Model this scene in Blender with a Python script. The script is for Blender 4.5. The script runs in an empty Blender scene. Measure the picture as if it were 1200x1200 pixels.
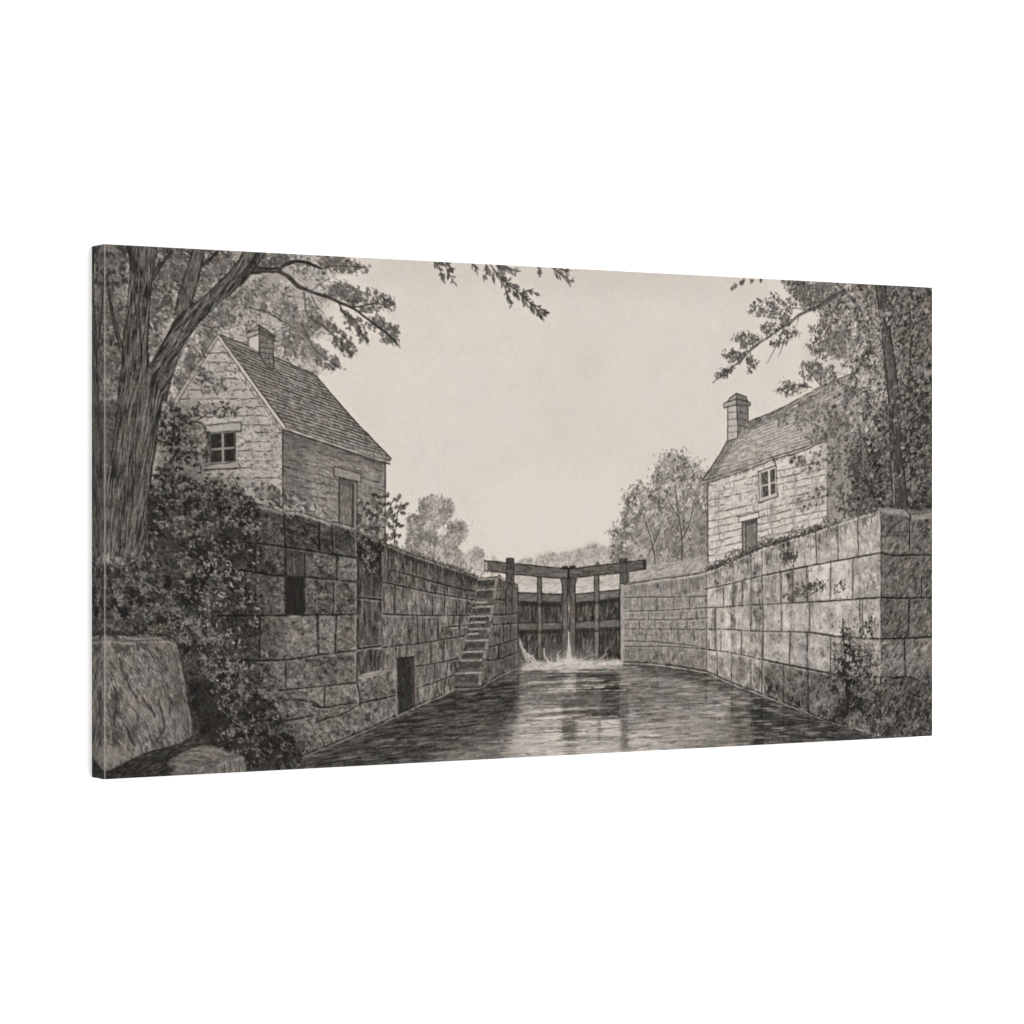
"""A gallery-wrapped canvas print of a pencil drawing (a canal lock between two
stone houses) hanging on a bright white wall, seen from the left.
The drawing is made here stroke by stroke: tones, hatching, joints, leaves are
laid down as ink on the canvas, then every drawn thing becomes its own piece of
the printed face."""
import math
import numpy as np

RW, RH = 1400, 700                       # ink samples across / down the 1.0 x 0.5 m canvas
rng = np.random.default_rng(11)
PAPER = 209.0
V = np.full((RH + 1, RW + 1), PAPER, np.float32)      # grey value of every ink sample
LAB = np.zeros((RH + 1, RW + 1), np.int16)            # which drawn thing a sample belongs to
YY, XX = np.mgrid[0:RH + 1, 0:RW + 1].astype(np.float32)

# ---- positions measured on the print -> ink samples (perspective removed) -------------
_q = [(122.2, 286.0), (1092.9, 337.0), (1092.9, 862.3), (122.2, 913.4)]
_c = [(0, 0), (RW, 0), (RW, RH), (0, RH)]
_A = []; _b = []
for (x, y), (u, v) in zip(_q, _c):
    _A.append([x, y, 1, 0, 0, 0, -u * x, -u * y]); _b.append(u)
    _A.append([0, 0, 0, x, y, 1, -v * x, -v * y]); _b.append(v)
_h = np.append(np.linalg.solve(np.array(_A, float), np.array(_b, float)), 1).reshape(3, 3)


def P(pts):
    a = np.asarray(pts, float).reshape(-1, 2)
    q = np.c_[a, np.ones(len(a))] @ _h.T
    return q[:, :2] / q[:, 2:]


# ---- small image tools ----------------------------------------------------------------
def blur(a, s):
    if s <= 0.05:
        return a
    n = max(1, int(math.ceil(s * 2.6)))
    ry = np.flatnonzero(a.any(1)); rx = np.flatnonzero(a.any(0))
    if len(ry) == 0:
        return np.zeros_like(a)
    y0, y1 = max(0, ry[0] - n), min(a.shape[0], ry[-1] + n + 1); x0, x1 = max(0, rx[0] - n), min(a.shape[1], rx[-1] + n + 1)
    if (y1 - y0) * (x1 - x0) < .8 * a.size:      # only the part that is not empty
        o = np.zeros_like(a); o[y0:y1, x0:x1] = _blur(a[y0:y1, x0:x1], s, n)
        return o
    return _blur(a, s, n)


def _blur(a, s, n):
    k = np.exp(-0.5 * (np.arange(-n, n + 1) / s) ** 2); k /= k.sum()
    p = np.pad(a, ((n, n), (0, 0)), mode='edge'); o = np.zeros_like(a)
    for i, w in enumerate(k):
        o += w * p[i:i + a.shape[0]]
    p = np.pad(o, ((0, 0), (n, n)), mode='edge'); o = np.zeros_like(a)
    for i, w in enumerate(k):
        o += w * p[:, i:i + a.shape[1]]
    return o


def noise(sx, sy=None, octaves=1, rot=0.0):
    """smooth noise, about -1..1, feature size sx by sy samples, optionally turned"""
    sy = sy or sx
    tot = np.zeros_like(V); amp = 1.0; s = 0
    c, q = math.cos(rot), math.sin(rot)
    if rot == 0:
        U, W = np.arange(RW + 1, dtype=np.float32), np.arange(RH + 1, dtype=np.float32)
    else:
        U = XX * c + YY * q; W = -XX * q + YY * c
    for o in range(octaves):
        u = U / sx; w = W / sy
        u = u - u.min(); w = w - w.min()
        iu = np.floor(u).astype(int); iw = np.floor(w).astype(int)
        fu = (u - iu).astype(np.float32); fw = (w - iw).astype(np.float32)
        fu = fu * fu * (3 - 2 * fu); fw = fw * fw * (3 - 2 * fw)
        g = rng.normal(0, 0.6, (iw.max() + 2, iu.max() + 2)).astype(np.float32)
        if rot == 0:                      # separable
            G = g[:, iu] * (1 - fu) + g[:, iu + 1] * fu
            n = G[iw] * (1 - fw)[:, None] + G[iw + 1] * fw[:, None]
        else:
            n = (g[iw, iu] * (1 - fu) + g[iw, iu + 1] * fu) * (1 - fw) + (g[iw + 1, iu] * (1 - fu) + g[iw + 1, iu + 1] * fu) * fw
        tot += amp * n; s += amp; amp *= 0.6; sx /= 2; sy /= 2
    return tot / s * 1.4


def mask(poly, soft=0.7, raw=False):
    """coverage of a polygon"""
    p = np.asarray(poly, float) if raw else P(poly)
    m = np.zeros_like(V)
    x0 = max(0, int(p[:, 0].min()) - 1); x1 = min(RW, int(p[:, 0].max()) + 2)
    y0 = max(0, int(p[:, 1].min()) - 1); y1 = min(RH, int(p[:, 1].max()) + 2)
    if x1 <= x0 or y1 <= y0:
        return m
    acc = 0
    for ox, oy in ((-.25, -.25), (.25, -.25), (-.25, .25), (.25, .25)):
        X = XX[y0:y1 + 1, x0:x1 + 1] + ox; Y = YY[y0:y1 + 1, x0:x1 + 1] + oy
        ins = np.zeros(X.shape, bool)
        for i in range(len(p)):
            ax, ay = p[i - 1]; bx, by = p[i]
            if ay == by:
                continue
            c = ((ay > Y) != (by > Y)) & (X < (bx - ax) * (Y - ay) / (by - ay) + ax)
            ins ^= c
        acc = acc + ins
    m[y0:y1 + 1, x0:x1 + 1] = acc / 4.0
    return blur(m, soft) if soft else m


def blob(poly, wob=5.0, size=9, soft=0.8):
    """polygon with an uneven, leafy edge"""
    m = mask(poly, 0)
    d = blur(m, wob) + 0.30 * noise(size, octaves=2) * (blur(m, wob * 1.3) > 0.02)
    return blur((d > 0.5).astype(np.float32), soft)


def lay(m, tone, op=1.0):
    """a flat wash of tone (number or map)"""
    global V
    V += (tone - V) * (m * op)


def shade(m, amount):
    global V
    V += m * amount


def put(m, label):
    LAB[m > 0.5] = label


def inside(m, n, dens=None):
    w = (m if dens is None else m * np.clip(dens, 0, None)).ravel()
    c = np.cumsum(w, dtype=np.float64)
    if c[-1] <= 0:
        return np.zeros((0, 2))
    i = np.searchsorted(c, rng.random(int(n)) * c[-1])
    i = np.minimum(i, w.size - 1)
    return np.c_[i % (RW + 1), i // (RW + 1)] + rng.random((len(i), 2)) - 0.5


def splat(x, y, r, w, tone, clip=None):
    """deposit many soft round dots at once, blending V to their mean tone"""
    global V
    x = np.asarray(x, float); y = np.asarray(y, float)
    shp = x.shape
    r = np.broadcast_to(r, shp).ravel(); w = np.broadcast_to(w, shp).ravel(); tone = np.broadcast_to(tone, shp).ravel()
    x = x.ravel(); y = y.ravel()
    cov_full = np.zeros_like(V)
    keep = (x > -8) & (x < RW + 8) & (y > -8) & (y < RH + 8)
    if not keep.any():
        return cov_full
    x, y, r, w, tone = x[keep], y[keep], r[keep], w[keep], tone[keep]
    pad = int(math.ceil(r.max() * 2.3)) + 4
    X0 = int(math.floor(x.min())) - pad; Y0 = int(math.floor(y.min())) - pad
    WW = int(math.ceil(x.max())) + pad - X0 + 1; HH = int(math.ceil(y.max())) + pad - Y0 + 1
    A = np.zeros(WW * HH); T = np.zeros(WW * HH)
    for lo, hi in ((0, .7), (.7, 1.2), (1.2, 2.0), (2.0, 3.2), (3.2, 6), (6, 12)):
        s = (r > lo) & (r <= hi)
        if not s.any():
            continue
        xs, ys, rs, ws, ts = x[s], y[s], r[s], w[s], tone[s]
        ix = np.rint(xs).astype(int); iy = np.rint(ys).astype(int)
        k = int(math.ceil(hi * 2.1)); inv = 1 / (2 * rs * rs)
        for dy in range(-k, k + 1):
            for dx in range(-k, k + 1):
                g = ws * np.exp(-((ix + dx - xs) ** 2 + (iy + dy - ys) ** 2) * inv)
                j = (iy + dy - Y0) * WW + (ix + dx - X0)
                A += np.bincount(j, g, WW * HH); T += np.bincount(j, g * ts, WW * HH)
    A = A.reshape(HH, WW); T = T.reshape(HH, WW)
    a0, a1 = max(0, Y0), min(RH + 1, Y0 + HH); b0, b1 = max(0, X0), min(RW + 1, X0 + WW)
    if a1 <= a0 or b1 <= b0:
        return cov_full
    A = A[a0 - Y0:a1 - Y0, b0 - X0:b1 - X0]; T = T[a0 - Y0:a1 - Y0, b0 - X0:b1 - X0]
    cov = 1 - np.exp(-1.3 * A)
    if clip is not None:
        cov = cov * clip[a0:a1, b0:b1]
    v = V[a0:a1, b0:b1]
    v += ((T / np.maximum(A, 1e-6) - v) * cov * (A > 1e-5)).astype(np.float32)
    cov_full[a0:a1, b0:b1] = cov
    return cov_full


def marks(c, ang, ln, r, tone, op=0.7, curve=0.0, leaf=False, clip=None):
    """short pencil marks (or leaf-shaped dabs) centred at c"""
    n = len(c)
    if n == 0:
        return np.zeros_like(V)
    ang = np.broadcast_to(ang, n); ln = np.broadcast_to(ln, n); r = np.broadcast_to(r, n)
    tone = np.broadcast_to(tone, n); op = np.broadcast_to(op, n); curve = np.broadcast_to(curve, n)
    if n > 90:                            # later marks lie over earlier ones
        k = 5 if n < 1500 else 8; tot = np.zeros_like(V); o = rng.permutation(n)
        for i in range(k):
            j = o[i::k]
            tot = np.maximum(tot, _marks(c[j], ang[j], ln[j], r[j], tone[j], op[j], curve[j], leaf, clip))
        return tot
    return _marks(c, ang, ln, r, tone, op, curve, leaf, clip)


def _marks(c, ang, ln, r, tone, op, curve, leaf, clip):
    M = max(3, int(math.ceil(ln.max() / 0.9)))
    t = (np.arange(M) + 0.5) / M - 0.5
    L = ln[:, None] * t
    bend = curve[:, None] * ln[:, None] * (t ** 2 - 1 / 12.)
    x = c[:, :1] + L * np.cos(ang)[:, None] - bend * np.sin(ang)[:, None]
    y = c[:, 1:] + L * np.sin(ang)[:, None] + bend * np.cos(ang)[:, None]
    prof = np.clip(np.sin(np.pi * (t + 0.5)), 0.12, 1) if leaf else np.clip(1.25 - 1.9 * np.abs(t) ** 1.5, 0.35, 1)
    R = np.maximum(r[:, None] * prof[None, :], 0.42)
    step = (ln / M)[:, None]
    w = op[:, None] * step / (R * 2.5) * (1 if leaf else prof[None, :])
    if leaf:
        w = op[:, None] * np.minimum(1, step / (R * 1.6)) * 1.2
    return splat(x, y, R, w, np.broadcast_to(tone[:, None], x.shape), clip)


def spline(p, step=0.7):
    p = np.asarray(p, float)
    if len(p) == 2:
        n = max(2, int(np.linalg.norm(p[1] - p[0]) / step)); t = np.linspace(0, 1, n)[:, None]
        return p[0] + (p[1] - p[0]) * t
    q = np.vstack([2 * p[0] - p[1], p, 2 * p[-1] - p[-2]]); out = []
    for i in range(1, len(q) - 2):
        a, b, c, d = q[i - 1], q[i], q[i + 1], q[i + 2]
        n = max(2, int(np.linalg.norm(c - b) / step)); t = np.linspace(0, 1, n, endpoint=False)[:, None]
        out.append(.5 * (2 * b + (c - a) * t + (2 * a - 5 * b + 4 * c - d) * t ** 2 + (3 * b - a - 3 * c + d) * t ** 3))
    out.append(p[-1:]); return np.vstack(out)


def wobble(n, scale, amp):
    k = max(2, int(n / scale) + 2)
    return np.interp(np.linspace(0, k - 1, n), np.arange(k), rng.normal(0, amp, k))


def line(pts, r0=0.8, r1=None, tone=50, op=0.85, wob=0.35, vary=0.3, raw=False, clip=None, curved=True):
    """one drawn contour, pressure varying along it"""
    r1 = r0 if r1 is None else r1
    p = np.asarray(pts, float) if raw else P(pts)
    if curved:
        s = spline(p)
    else:
        s = np.vstack([spline(p[i:i + 2]) for i in range(len(p) - 1)])
    n = len(s)
    x = s[:, 0] + wobble(n, 12, wob * .8); y = s[:, 1] + wobble(n, 12, wob * .8)
    pr = np.clip(1 + wobble(n, 10, vary), 0.15, 1.5)
    R = np.linspace(r0, r1, n)
    w = op * pr * 0.7 / (np.maximum(R, .42) * 2.5) * 1.1
    return splat(x, y, np.maximum(R, .42), w, np.full(n, float(tone)), clip)


def limb(pts, tone=75, edge=48, clip=None, streak=1.0, light=30):
    """a trunk or branch: pts = (x, y, half width) along its axis; returns its coverage"""
    a = np.asarray(pts, float)
    c = P(a[:, :2]); e = P(np.c_[a[:, 0] + a[:, 2], a[:, 1]])
    hw = np.hypot(*(e - c).T)
    s = spline(np.c_[c, hw], 1.0) if len(c) > 2 else np.linspace(np.r_[c[0], hw[0]], np.r_[c[1], hw[1]], 60)
    s = s[:, :3]
    d = np.gradient(s[:, :2], axis=0); d /= np.maximum(np.hypot(d[:, 0], d[:, 1]), 1e-6)[:, None]
    nrm = np.c_[-d[:, 1], d[:, 0]]
    w = s[:, 2] * (1 + wobble(len(s), 14, .05))
    lft = s[:, :2] + nrm * w[:, None]; rgt = s[:, :2] - nrm * w[:, None]
    m = mask(np.vstack([lft, rgt[::-1]]), 0.5, raw=True)
    if clip is not None:
        m = m * clip
    lay(m, tone)
    ang = np.arctan2(d[:, 1], d[:, 0])
    area = float(m.sum()); n = int(area / 9 * streak)
    if n:
        i = rng.integers(0, len(s), n); o = rng.uniform(-1, 1, n)
        cc = s[i, :2] + nrm[i] * (o * w[i])[:, None]
        tn = np.where(rng.random(n) < .5, tone + rng.uniform(5, light + 8, n), tone - rng.uniform(5, 32, n)) - 6 * np.abs(o)
        marks(cc, ang[i] + rng.normal(0, .14, n), rng.uniform(5, 16, n), rng.uniform(.5, .95, n), tn, .6, rng.normal(0, .12, n), clip=m)
    line(lft, .8, .6, edge, .8, .3, .35, raw=True, clip=clip)
    line(rgt, .8, .6, edge, .8, .3, .35, raw=True, clip=clip)
    return m


def foliage(m, base, dark, light, n, size=4.0, angle=None, spread=.7, base_op=.85, clump=14, leafy=True, contrast=1.0, feather=2.5):
    """leaf masses: a broken wash, then dark and light leaf dabs that spill over its edge"""
    g = noise(clump, octaves=3)
    soft = blur(m, feather)
    al = np.clip(soft * 1.5 - .28 + .34 * noise(5, octaves=2) * (1 - np.abs(2 * soft - 1) * .5) * (soft > .03), 0, 1)
    lay(al, base + 13 * contrast * g + 7 * noise(4), base_op)
    a0 = 0 if angle is None else angle
    w = blur(m, feather * .8)
    for k, (tone, frac, sgn, op) in enumerate(((dark, .42, -1, .6), (light, .34, 1, .6), (dark * .92, .24, -1, .75), (light + 8, .12, 1, .6), (dark * .9, .12, -1, .8))):
        dens = np.clip(.3 + sgn * g * 1.1 + .6 * noise(4.5), .02, None)
        c = inside(w, n * 1.35 * frac, dens)
        k2 = len(c)
        ang = (rng.uniform(0, math.pi, k2) if angle is None else rng.normal(a0, spread, k2))
        marks(c, ang, rng.uniform(.6, 1.5, k2) * size, rng.uniform(.20, .34, k2) * size * (.6 if leafy else .4),
              tone + rng.normal(0, 13, k2), op, rng.normal(0, .7, k2), leaf=leafy)
    c = inside(w, n * .7); k2 = len(c)
    marks(c, rng.uniform(0, math.pi, k2), rng.uniform(3, 8, k2), .45, np.where(rng.random(k2) < .65, dark, light) + rng.normal(0, 8, k2), .5,
          rng.normal(0, 1.8, k2))


def flecks(m, dark=20, light=14, s=5.0, sy=None, rot=0.0, thr=.35):
    """pitted stone: dark pits and bright chips"""
    n = noise(s, sy, 3, rot)
    shade(m, -dark * np.clip((-n - thr) / .35, 0, 1) + light * np.clip((n - thr) / .35, 0, 1))


def hatch(m, tones, n, ln=(6, 14), ang=0.0, spread=.08, r=(.45, .7), op=.5, dens=None, curve=.1):
    c = inside(m, n, dens); k = len(c)
    if np.ndim(ang) == 2:
        a = ang[np.clip(np.rint(c[:, 1]).astype(int), 0, RH), np.clip(np.rint(c[:, 0]).astype(int), 0, RW)]
    else:
        a = ang
    marks(c, a + rng.normal(0, spread, k), rng.uniform(*ln, k), rng.uniform(*r, k), rng.uniform(tones[0], tones[1], k), op,
          rng.normal(0, curve, k), clip=m)


def sprig(pts, n, size=6.0, tone=85, side=7.0, twig=70, r=.8, spread=.9, droop=.5):
    """a twig with leaves on both sides; returns its coverage"""
    p = spline(P(pts)); d = np.gradient(p, axis=0); ang = np.arctan2(d[:, 1], d[:, 0])
    i = rng.integers(int(len(p) * .12), len(p), n)
    sg = rng.choice([-1, 1], n)
    off = rng.uniform(.3, 1.25, n) * side * np.linspace(1, .55, len(p))[i]
    a = ang[i] + sg * rng.uniform(.3, 1.1, n)
    c = p[i] + np.c_[np.cos(a), np.sin(a) + droop * .3] * off[:, None]
    cov = marks(c, a + rng.normal(0, .3, n), rng.uniform(.75, 1.35, n) * size, size * rng.uniform(.11, .17, n), tone + 14 + rng.normal(0, 15, n), .75,
                rng.normal(0, .4, n), leaf=True)
    # petioles
    marks((c + p[i]) / 2, np.arctan2(*(c - p[i]).T[::-1]), np.hypot(*(c - p[i]).T), .45, tone + 10, .45)
    cov = np.maximum(cov, line(p[::3], r, .45, twig, .8, .3, .2, raw=True))
    return cov


def courses(rows, m, joints, tone=45, r=.85, glow=22, halo=.24):
    """stone courses: rows = bed joints (polylines); joints = (upright polylines)"""
    def base(p):
        return V[np.clip(p[:, 1].astype(int), 0, RH), np.clip(p[:, 0].astype(int), 0, RW)].mean()

    for pl, up in [(q, 0) for q in rows] + [(q, 1) for q in joints]:
        p = P(pl); k = .85 if up else 1.0; bs = base(p)
        line(p, 2.3 * r, 2.3 * r, bs - 34, halo, .8, .6, raw=True, clip=m)
        if glow:
            d = np.array([2.0, 0.]) if up else np.array([0., 2.5])
            line(p + d, .7, .7, bs + glow, .55, .5, .8, raw=True, clip=m)
            line(p - d * .9, .6, .6, bs + glow * .7, .35, .5, .8, raw=True, clip=m)
        line(p, r * k, r * k * .85, tone, .8, .35, .55, raw=True, clip=m)
        line(p + rng.normal(0, .3, p.shape), r * .6 * k, r * .5, tone - 8, .5, .4, .9, raw=True, clip=m)
        # chipped corners and wider gaps along the joint
        sp = spline(p, 1.0); n = max(1, int(len(sp) / 16)); i = rng.integers(0, len(sp), n)
        marks(sp[i] + rng.normal(0, .5, (n, 2)), (math.pi / 2 if up else 0) + rng.normal(0, .3, n), rng.uniform(2, 6, n), rng.uniform(.9, 1.6, n) * r, tone - 4, .7, leaf=True, clip=m)


def blocks(beds, m, joints, x0, x1, vary=9, edge=13, hi=12):
    """give every block between the beds and joints its own tone, a dark worn edge and a light upper arris"""
    X = lambda pl, x: np.interp(x, [q[0] for q in pl], [q[1] for q in pl])
    for a, b in zip(beds[:-1], beds[1:]):
        xs = [x0]
        for j in joints:
            xm = np.mean([q[0] for q in j]); ym = np.mean([q[1] for q in j])
            if x0 < xm < x1 and X(a, xm) < ym < X(b, xm):
                xs.append(xm)
        xs = sorted(xs) + [x1]
        for l, r in zip(xs[:-1], xs[1:]):
            if r - l < 3:
                continue
            q = [(l, X(a, l)), (r, X(a, r)), (r, X(b, r)), (l, X(b, l))]
            k = mask(q, 0) * m
            if k.sum() < 20:
                continue
            inner = np.clip(2.2 * blur(k, 2.6) - 1.1, 0, 1)
            shade(blur(k, .8), rng.normal(0, vary))
            shade(k * (1 - inner), -edge)
            up = np.clip(k - np.roll(k, 4, 0), 0, 1); lf = np.clip(k - np.roll(k, 4, 1), 0, 1)
            shade(blur(up + .6 * lf, 1.0) * k, hi * rng.uniform(.3, 1.6))


def glaze(poly, k, s=8, m=None):
    """rub graphite over an area (k > 0) or lift it with the eraser (k < 0), keeping the marks below"""
    global V
    a = blur(mask(poly, 0), s)
    if m is not None:
        a = a * m
    if k > 0:
        V *= 1 - k * a
    else:
        V += (206 - V) * (-k) * a


def rough(m, amp, s=3.0, sy=None, rot=0.0, octaves=2):
    shade(m, amp * noise(s, sy, octaves, rot))
# =======================================================================================
#  THE DRAWING
# =======================================================================================
NAMES = {}


def part(name, m, label=None):
    """register a drawn thing and claim its area of the print"""
    i = len(NAMES) + 1
    NAMES[i] = (name, label)
    put(m, i)
    return i


ONE = np.ones_like(V)


def largest(m):
    """only the biggest connected piece of a coverage"""
    b = m > .5; best = None; todo = b.copy()
    while todo.any():
        y, x = np.argwhere(todo)[0]; st = [(int(y), int(x))]; todo[y, x] = False; got = []
        while st:
            y, x = st.pop(); got.append((y, x))
            for u, v in ((y + 1, x), (y - 1, x), (y, x + 1), (y, x - 1)):
                if 0 <= u <= RH and 0 <= v <= RW and todo[u, v]:
                    todo[u, v] = False; st.append((u, v))
        if best is None or len(got) > len(best):
            best = got
    o = np.zeros_like(V); a = np.array(best); o[a[:, 0], a[:, 1]] = 1
    return o


# ---- sky: bare toned paper, faint blotches and weave ------------------------------------
shade(ONE, 2.6 * noise(150, octaves=3) + 1.6 * noise(24, octaves=2) + 1.0 * noise(2.2))
lay(blur(mask([(640, 400), (720, 395), (735, 520), (650, 560), (610, 480)], 0), 22), 205, .4)
lay(blur(mask([(668, 405), (705, 400), (708, 450), (672, 460)], 0), 14), 200, .4)
lay(blur(mask([(640, 480), (670, 476), (672, 510), (644, 514)], 0), 12), 200, .35)
lay(blur(mask([(440, 300), (830, 318), (830, 345), (440, 330)], 0), 16), 201, .45)
lay(blur(mask([(560, 560), (735, 545), (735, 640), (570, 650)], 0), 18), 215, .6)
lay(blur(mask([(470, 420), (600, 470), (600, 560), (500, 520)], 0), 20), 212, .4)
hatch(ONE, (196, 204), 2600, (10, 40), math.radians(-38), .35, (.45, .6), .13)

# ---- far hill and hedge behind the gates --------------------------------------------------
hill = blob([(596, 662), (613, 655), (628, 652), (643, 646), (655, 648), (670, 646), (682, 642), (690, 636), (700, 636), (712, 641), (722, 637), (740, 640), (745, 690), (596, 690)], 3, 7, 1.0)
hs = blur(hill, 2.5); lay(hs, 172, .75)
hatch(hill, (138, 178), 1500, (4, 10), math.radians(-50), .4, (.45, .6), .45)
marks(inside(hill, 420), rng.uniform(0, 3.1, 420), rng.uniform(3, 6, 420), 1.1, rng.normal(142, 9, 420), .45, leaf=True, clip=hill)
field = mask([(600, 676), (735, 676), (735, 700), (600, 700)], 1.5)
lay(field, 180, .9)
hatch(field, (140, 190), 420, (6, 16), math.radians(-8), .15, (.45, .6), .5)
lay(mask([(600, 687), (735, 687), (735, 698), (600, 698)], 3), 190, .5)
hatch(field, (132, 168), 240, (5, 12), math.radians(-14), .25, (.45, .6), .5)
part('drawn_hedge', np.clip(hill + field, 0, 1))

# ---- small far trees on the left ---------------------------------------------------------
def far_tree(lobes, base, dark, light, n, size, stems, ang=-.8, op=.8):
    tot = np.zeros_like(V)
    for poly in lobes:
        tot = np.maximum(tot, blob(poly, 3.0, 7, .9))
    soft = blur(tot, 2.6)
    al = np.clip(soft * 1.7 - .42 + .75 * noise(9, octaves=3) * (soft > .03), 0, 1)
    g = noise(12, octaves=3)
    lay(al, base + 11 * g, op)
    w = blur(tot, 3.0) * np.clip(.2 + al, 0, 1)
    for tn, f, sg, o in ((dark, .5, -1, .5), (light, .3, 1, .42), (dark - 8, .35, -1, .5)):
        c = inside(w, n * f, np.clip(.3 + sg * g + .6 * noise(5), .03, None)); k = len(c)
        marks(c, rng.normal(ang, .7, k), rng.uniform(.7, 1.6, k) * size, rng.uniform(.6, 1.0, k), tn + rng.normal(0, 10, k), o, rng.normal(0, .8, k), leaf=True)
    c = inside(w, n * .5); k = len(c)
    marks(c, rng.normal(ang, .5, k), rng.uniform(4, 10, k), .45, rng.uniform(dark - 6, light - 20, k), .4, rng.normal(0, .6, k))
    for q in stems:
        line([p[:2] for p in q], q[0][2] * .8, q[-1][2] * .8, dark - 14, .6, .4, .4)
    return tot

t = far_tree([[(545, 672), (543, 655), (552, 645), (558, 640), (566, 643), (569, 656), (571, 676), (545, 676)],
              [(571, 676), (573, 656), (578, 651), (583, 655), (584, 672)], [(500, 660), (520, 640), (535, 642), (548, 652), (562, 668), (566, 680), (520, 672)]],
             168, 142, 190, 420, 3.4, [])
part('drawn_shrub', t, 'pale low shrubs drawn along the horizon')
t = far_tree([[(491, 606), (489, 592), (496, 584), (504, 580), (512, 578), (520, 582), (528, 586), (533, 595), (530, 606), (520, 616), (512, 622), (500, 616)],
              [(521, 634), (524, 618), (533, 611), (542, 610), (549, 617), (548, 628), (541, 638), (534, 642), (527, 640)],
              [(476, 628), (477, 610), (484, 602), (495, 606), (503, 614), (505, 630), (499, 642), (486, 636)],
              [(470, 648), (478, 628), (500, 625), (525, 628), (536, 640), (520, 656), (500, 656)]],
             154, 124, 186, 1250, 3.4,
             [[(509, 654, 1.1), (509.5, 632, 1.0), (508, 606, .6)], [(509.5, 634, .8), (520, 622, .6), (533, 612, .45)], [(509, 638, .8), (498, 624, .6), (488, 614, .45)],
              [(524, 652, .8), (523, 640, .7), (535, 628, .5)], [(496, 650, .7), (494, 636, .5)]])
part('drawn_tree', t, 'small pale round-headed tree drawn beside the stone house on the left')

# ---- taller far trees left of the right-hand house -----------------------------------------
t = far_tree([[(716, 652), (714, 634), (719, 622), (727, 614), (735, 618), (740, 632), (742, 668), (718, 668)],
              [(729, 600), (732, 588), (735, 580), (742, 572), (752, 566), (762, 573), (772, 584), (780, 606), (780, 664), (742, 668), (738, 630), (730, 612)],
              [(766, 566), (765, 556), (772, 548), (778, 536), (786, 530), (796, 533), (804, 535), (809, 542), (816, 542), (822, 551), (828, 558), (832, 580), (832, 655), (770, 660), (770, 600)]],
             140, 106, 184, 3300, 3.8,
             [[(768, 664, 1.5), (765, 640, 1.2), (759, 618, .8), (752, 600, .5)], [(799, 658, 1.5), (799, 630, 1.2), (793, 590, .9), (790, 562, .5)], [(799, 632, .8), (808, 612, .6), (812, 590, .45)], [(765, 640, .7), (772, 622, .5)]], -.75, .86)
lay(blob([(808, 640), (812, 600), (818, 570), (831, 562), (831, 655), (806, 655)], 4, 8, 2), 112, .35)
hatch(mask([(735, 600), (831, 560), (831, 655), (740, 662)], 4) * t, (98, 178), 900, (4, 11), math.radians(-52), .25, (.45, .6), .5)
crest = mask([(712, 640), (729, 590), (745, 562), (765, 550), (786, 526), (812, 534), (830, 556), (830, 600), (790, 590), (750, 610), (730, 640)], 2)
c = inside(crest * t, 190, np.clip(.1 + noise(7, octaves=2), 0, 2)); k = len(c)
marks(c, rng.normal(-.8, .8, k), rng.uniform(2.5, 6, k), rng.uniform(.7, 1.2, k), rng.normal(192, 8, k), .6, rng.normal(0, .5, k), leaf=True)
for x, y in ((716, 624), (720, 618), (727, 606), (730, 590), (734, 580), (741, 571), (752, 564), (762, 571), (764, 560), (768, 550), (775, 541), (781, 532), (790, 528), (800, 531), (808, 537), (817, 541), (823, 548), (827, 556)):
    n_ = 9; c = P(np.c_[x + rng.normal(0, 3.4, n_), y + rng.normal(-.5, 3.4, n_)])
    marks(c, rng.normal(-.9, .9, n_), rng.uniform(2.5, 5, n_), rng.uniform(.6, 1.0, n_), rng.normal(130, 14, n_), .6, rng.normal(0, .5, n_), leaf=True)
for q in ([(768, 664), (766, 644), (760, 622), (755, 606)], [(799, 658), (799.5, 634), (795, 600), (791, 566)], [(799.5, 632), (808, 614), (813, 594)], [(765, 640), (772, 624), (776, 612)], [(796, 606), (786, 592), (780, 580)]):
    line([(x + 1.6, y) for x, y in q], .7, .5, 176, .5, .4, .5); line(q, .9, .5, 80, .8, .4, .3)
part('drawn_tree', t, 'tall grey trees drawn behind the right wall beside the stone cottage')
bank = mask([(731, 685), (738, 664), (780, 660), (800, 657), (831, 650), (832, 672), (780, 679)], 1.2)
lay(bank, 158, .8)
hatch(bank, (112, 182), 420, (5, 12), math.radians(-28), .3, (.45, .6), .55)
part('drawn_bank', bank)

# ---- right-hand cottage ---------------------------------------------------------------------
wallR = mask([(829.5, 562), (863, 551), (906, 535), (940, 524), (1000, 500), (1004, 612), (970, 614), (930, 632), (878, 650), (829.5, 664)])
lay(wallR, 196)
rough(wallR, 7, 9); rough(wallR, 5, 2.4); flecks(wallR, 34, 8, 5, 3.4, -.2, .3)
side = mask([(969.5, 548), (1010, 520), (1012, 612), (969.5, 616)])
lay(side, 138, .9)
hatch(side, (96, 158), 420, (6, 14), math.radians(80), .2, (.45, .65), .5)
rows = []
for k in range(12):
    y = 566 + 8.2 * k
    rows.append([(830, y + 4), (850, y + rng.uniform(-1, 1)), (880, y - 7), (915, y - 15), (969, y - 26)])
for pl in rows:
    p = np.array(pl)
    for a in range(len(p) - 1):
        if rng.random() < .78:
            line(p[a:a + 2] + rng.normal(0, .4, (2, 2)), .7, .55, rng.uniform(84, 120), .85, .35, .8, clip=wallR * (1 - side))
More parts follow.
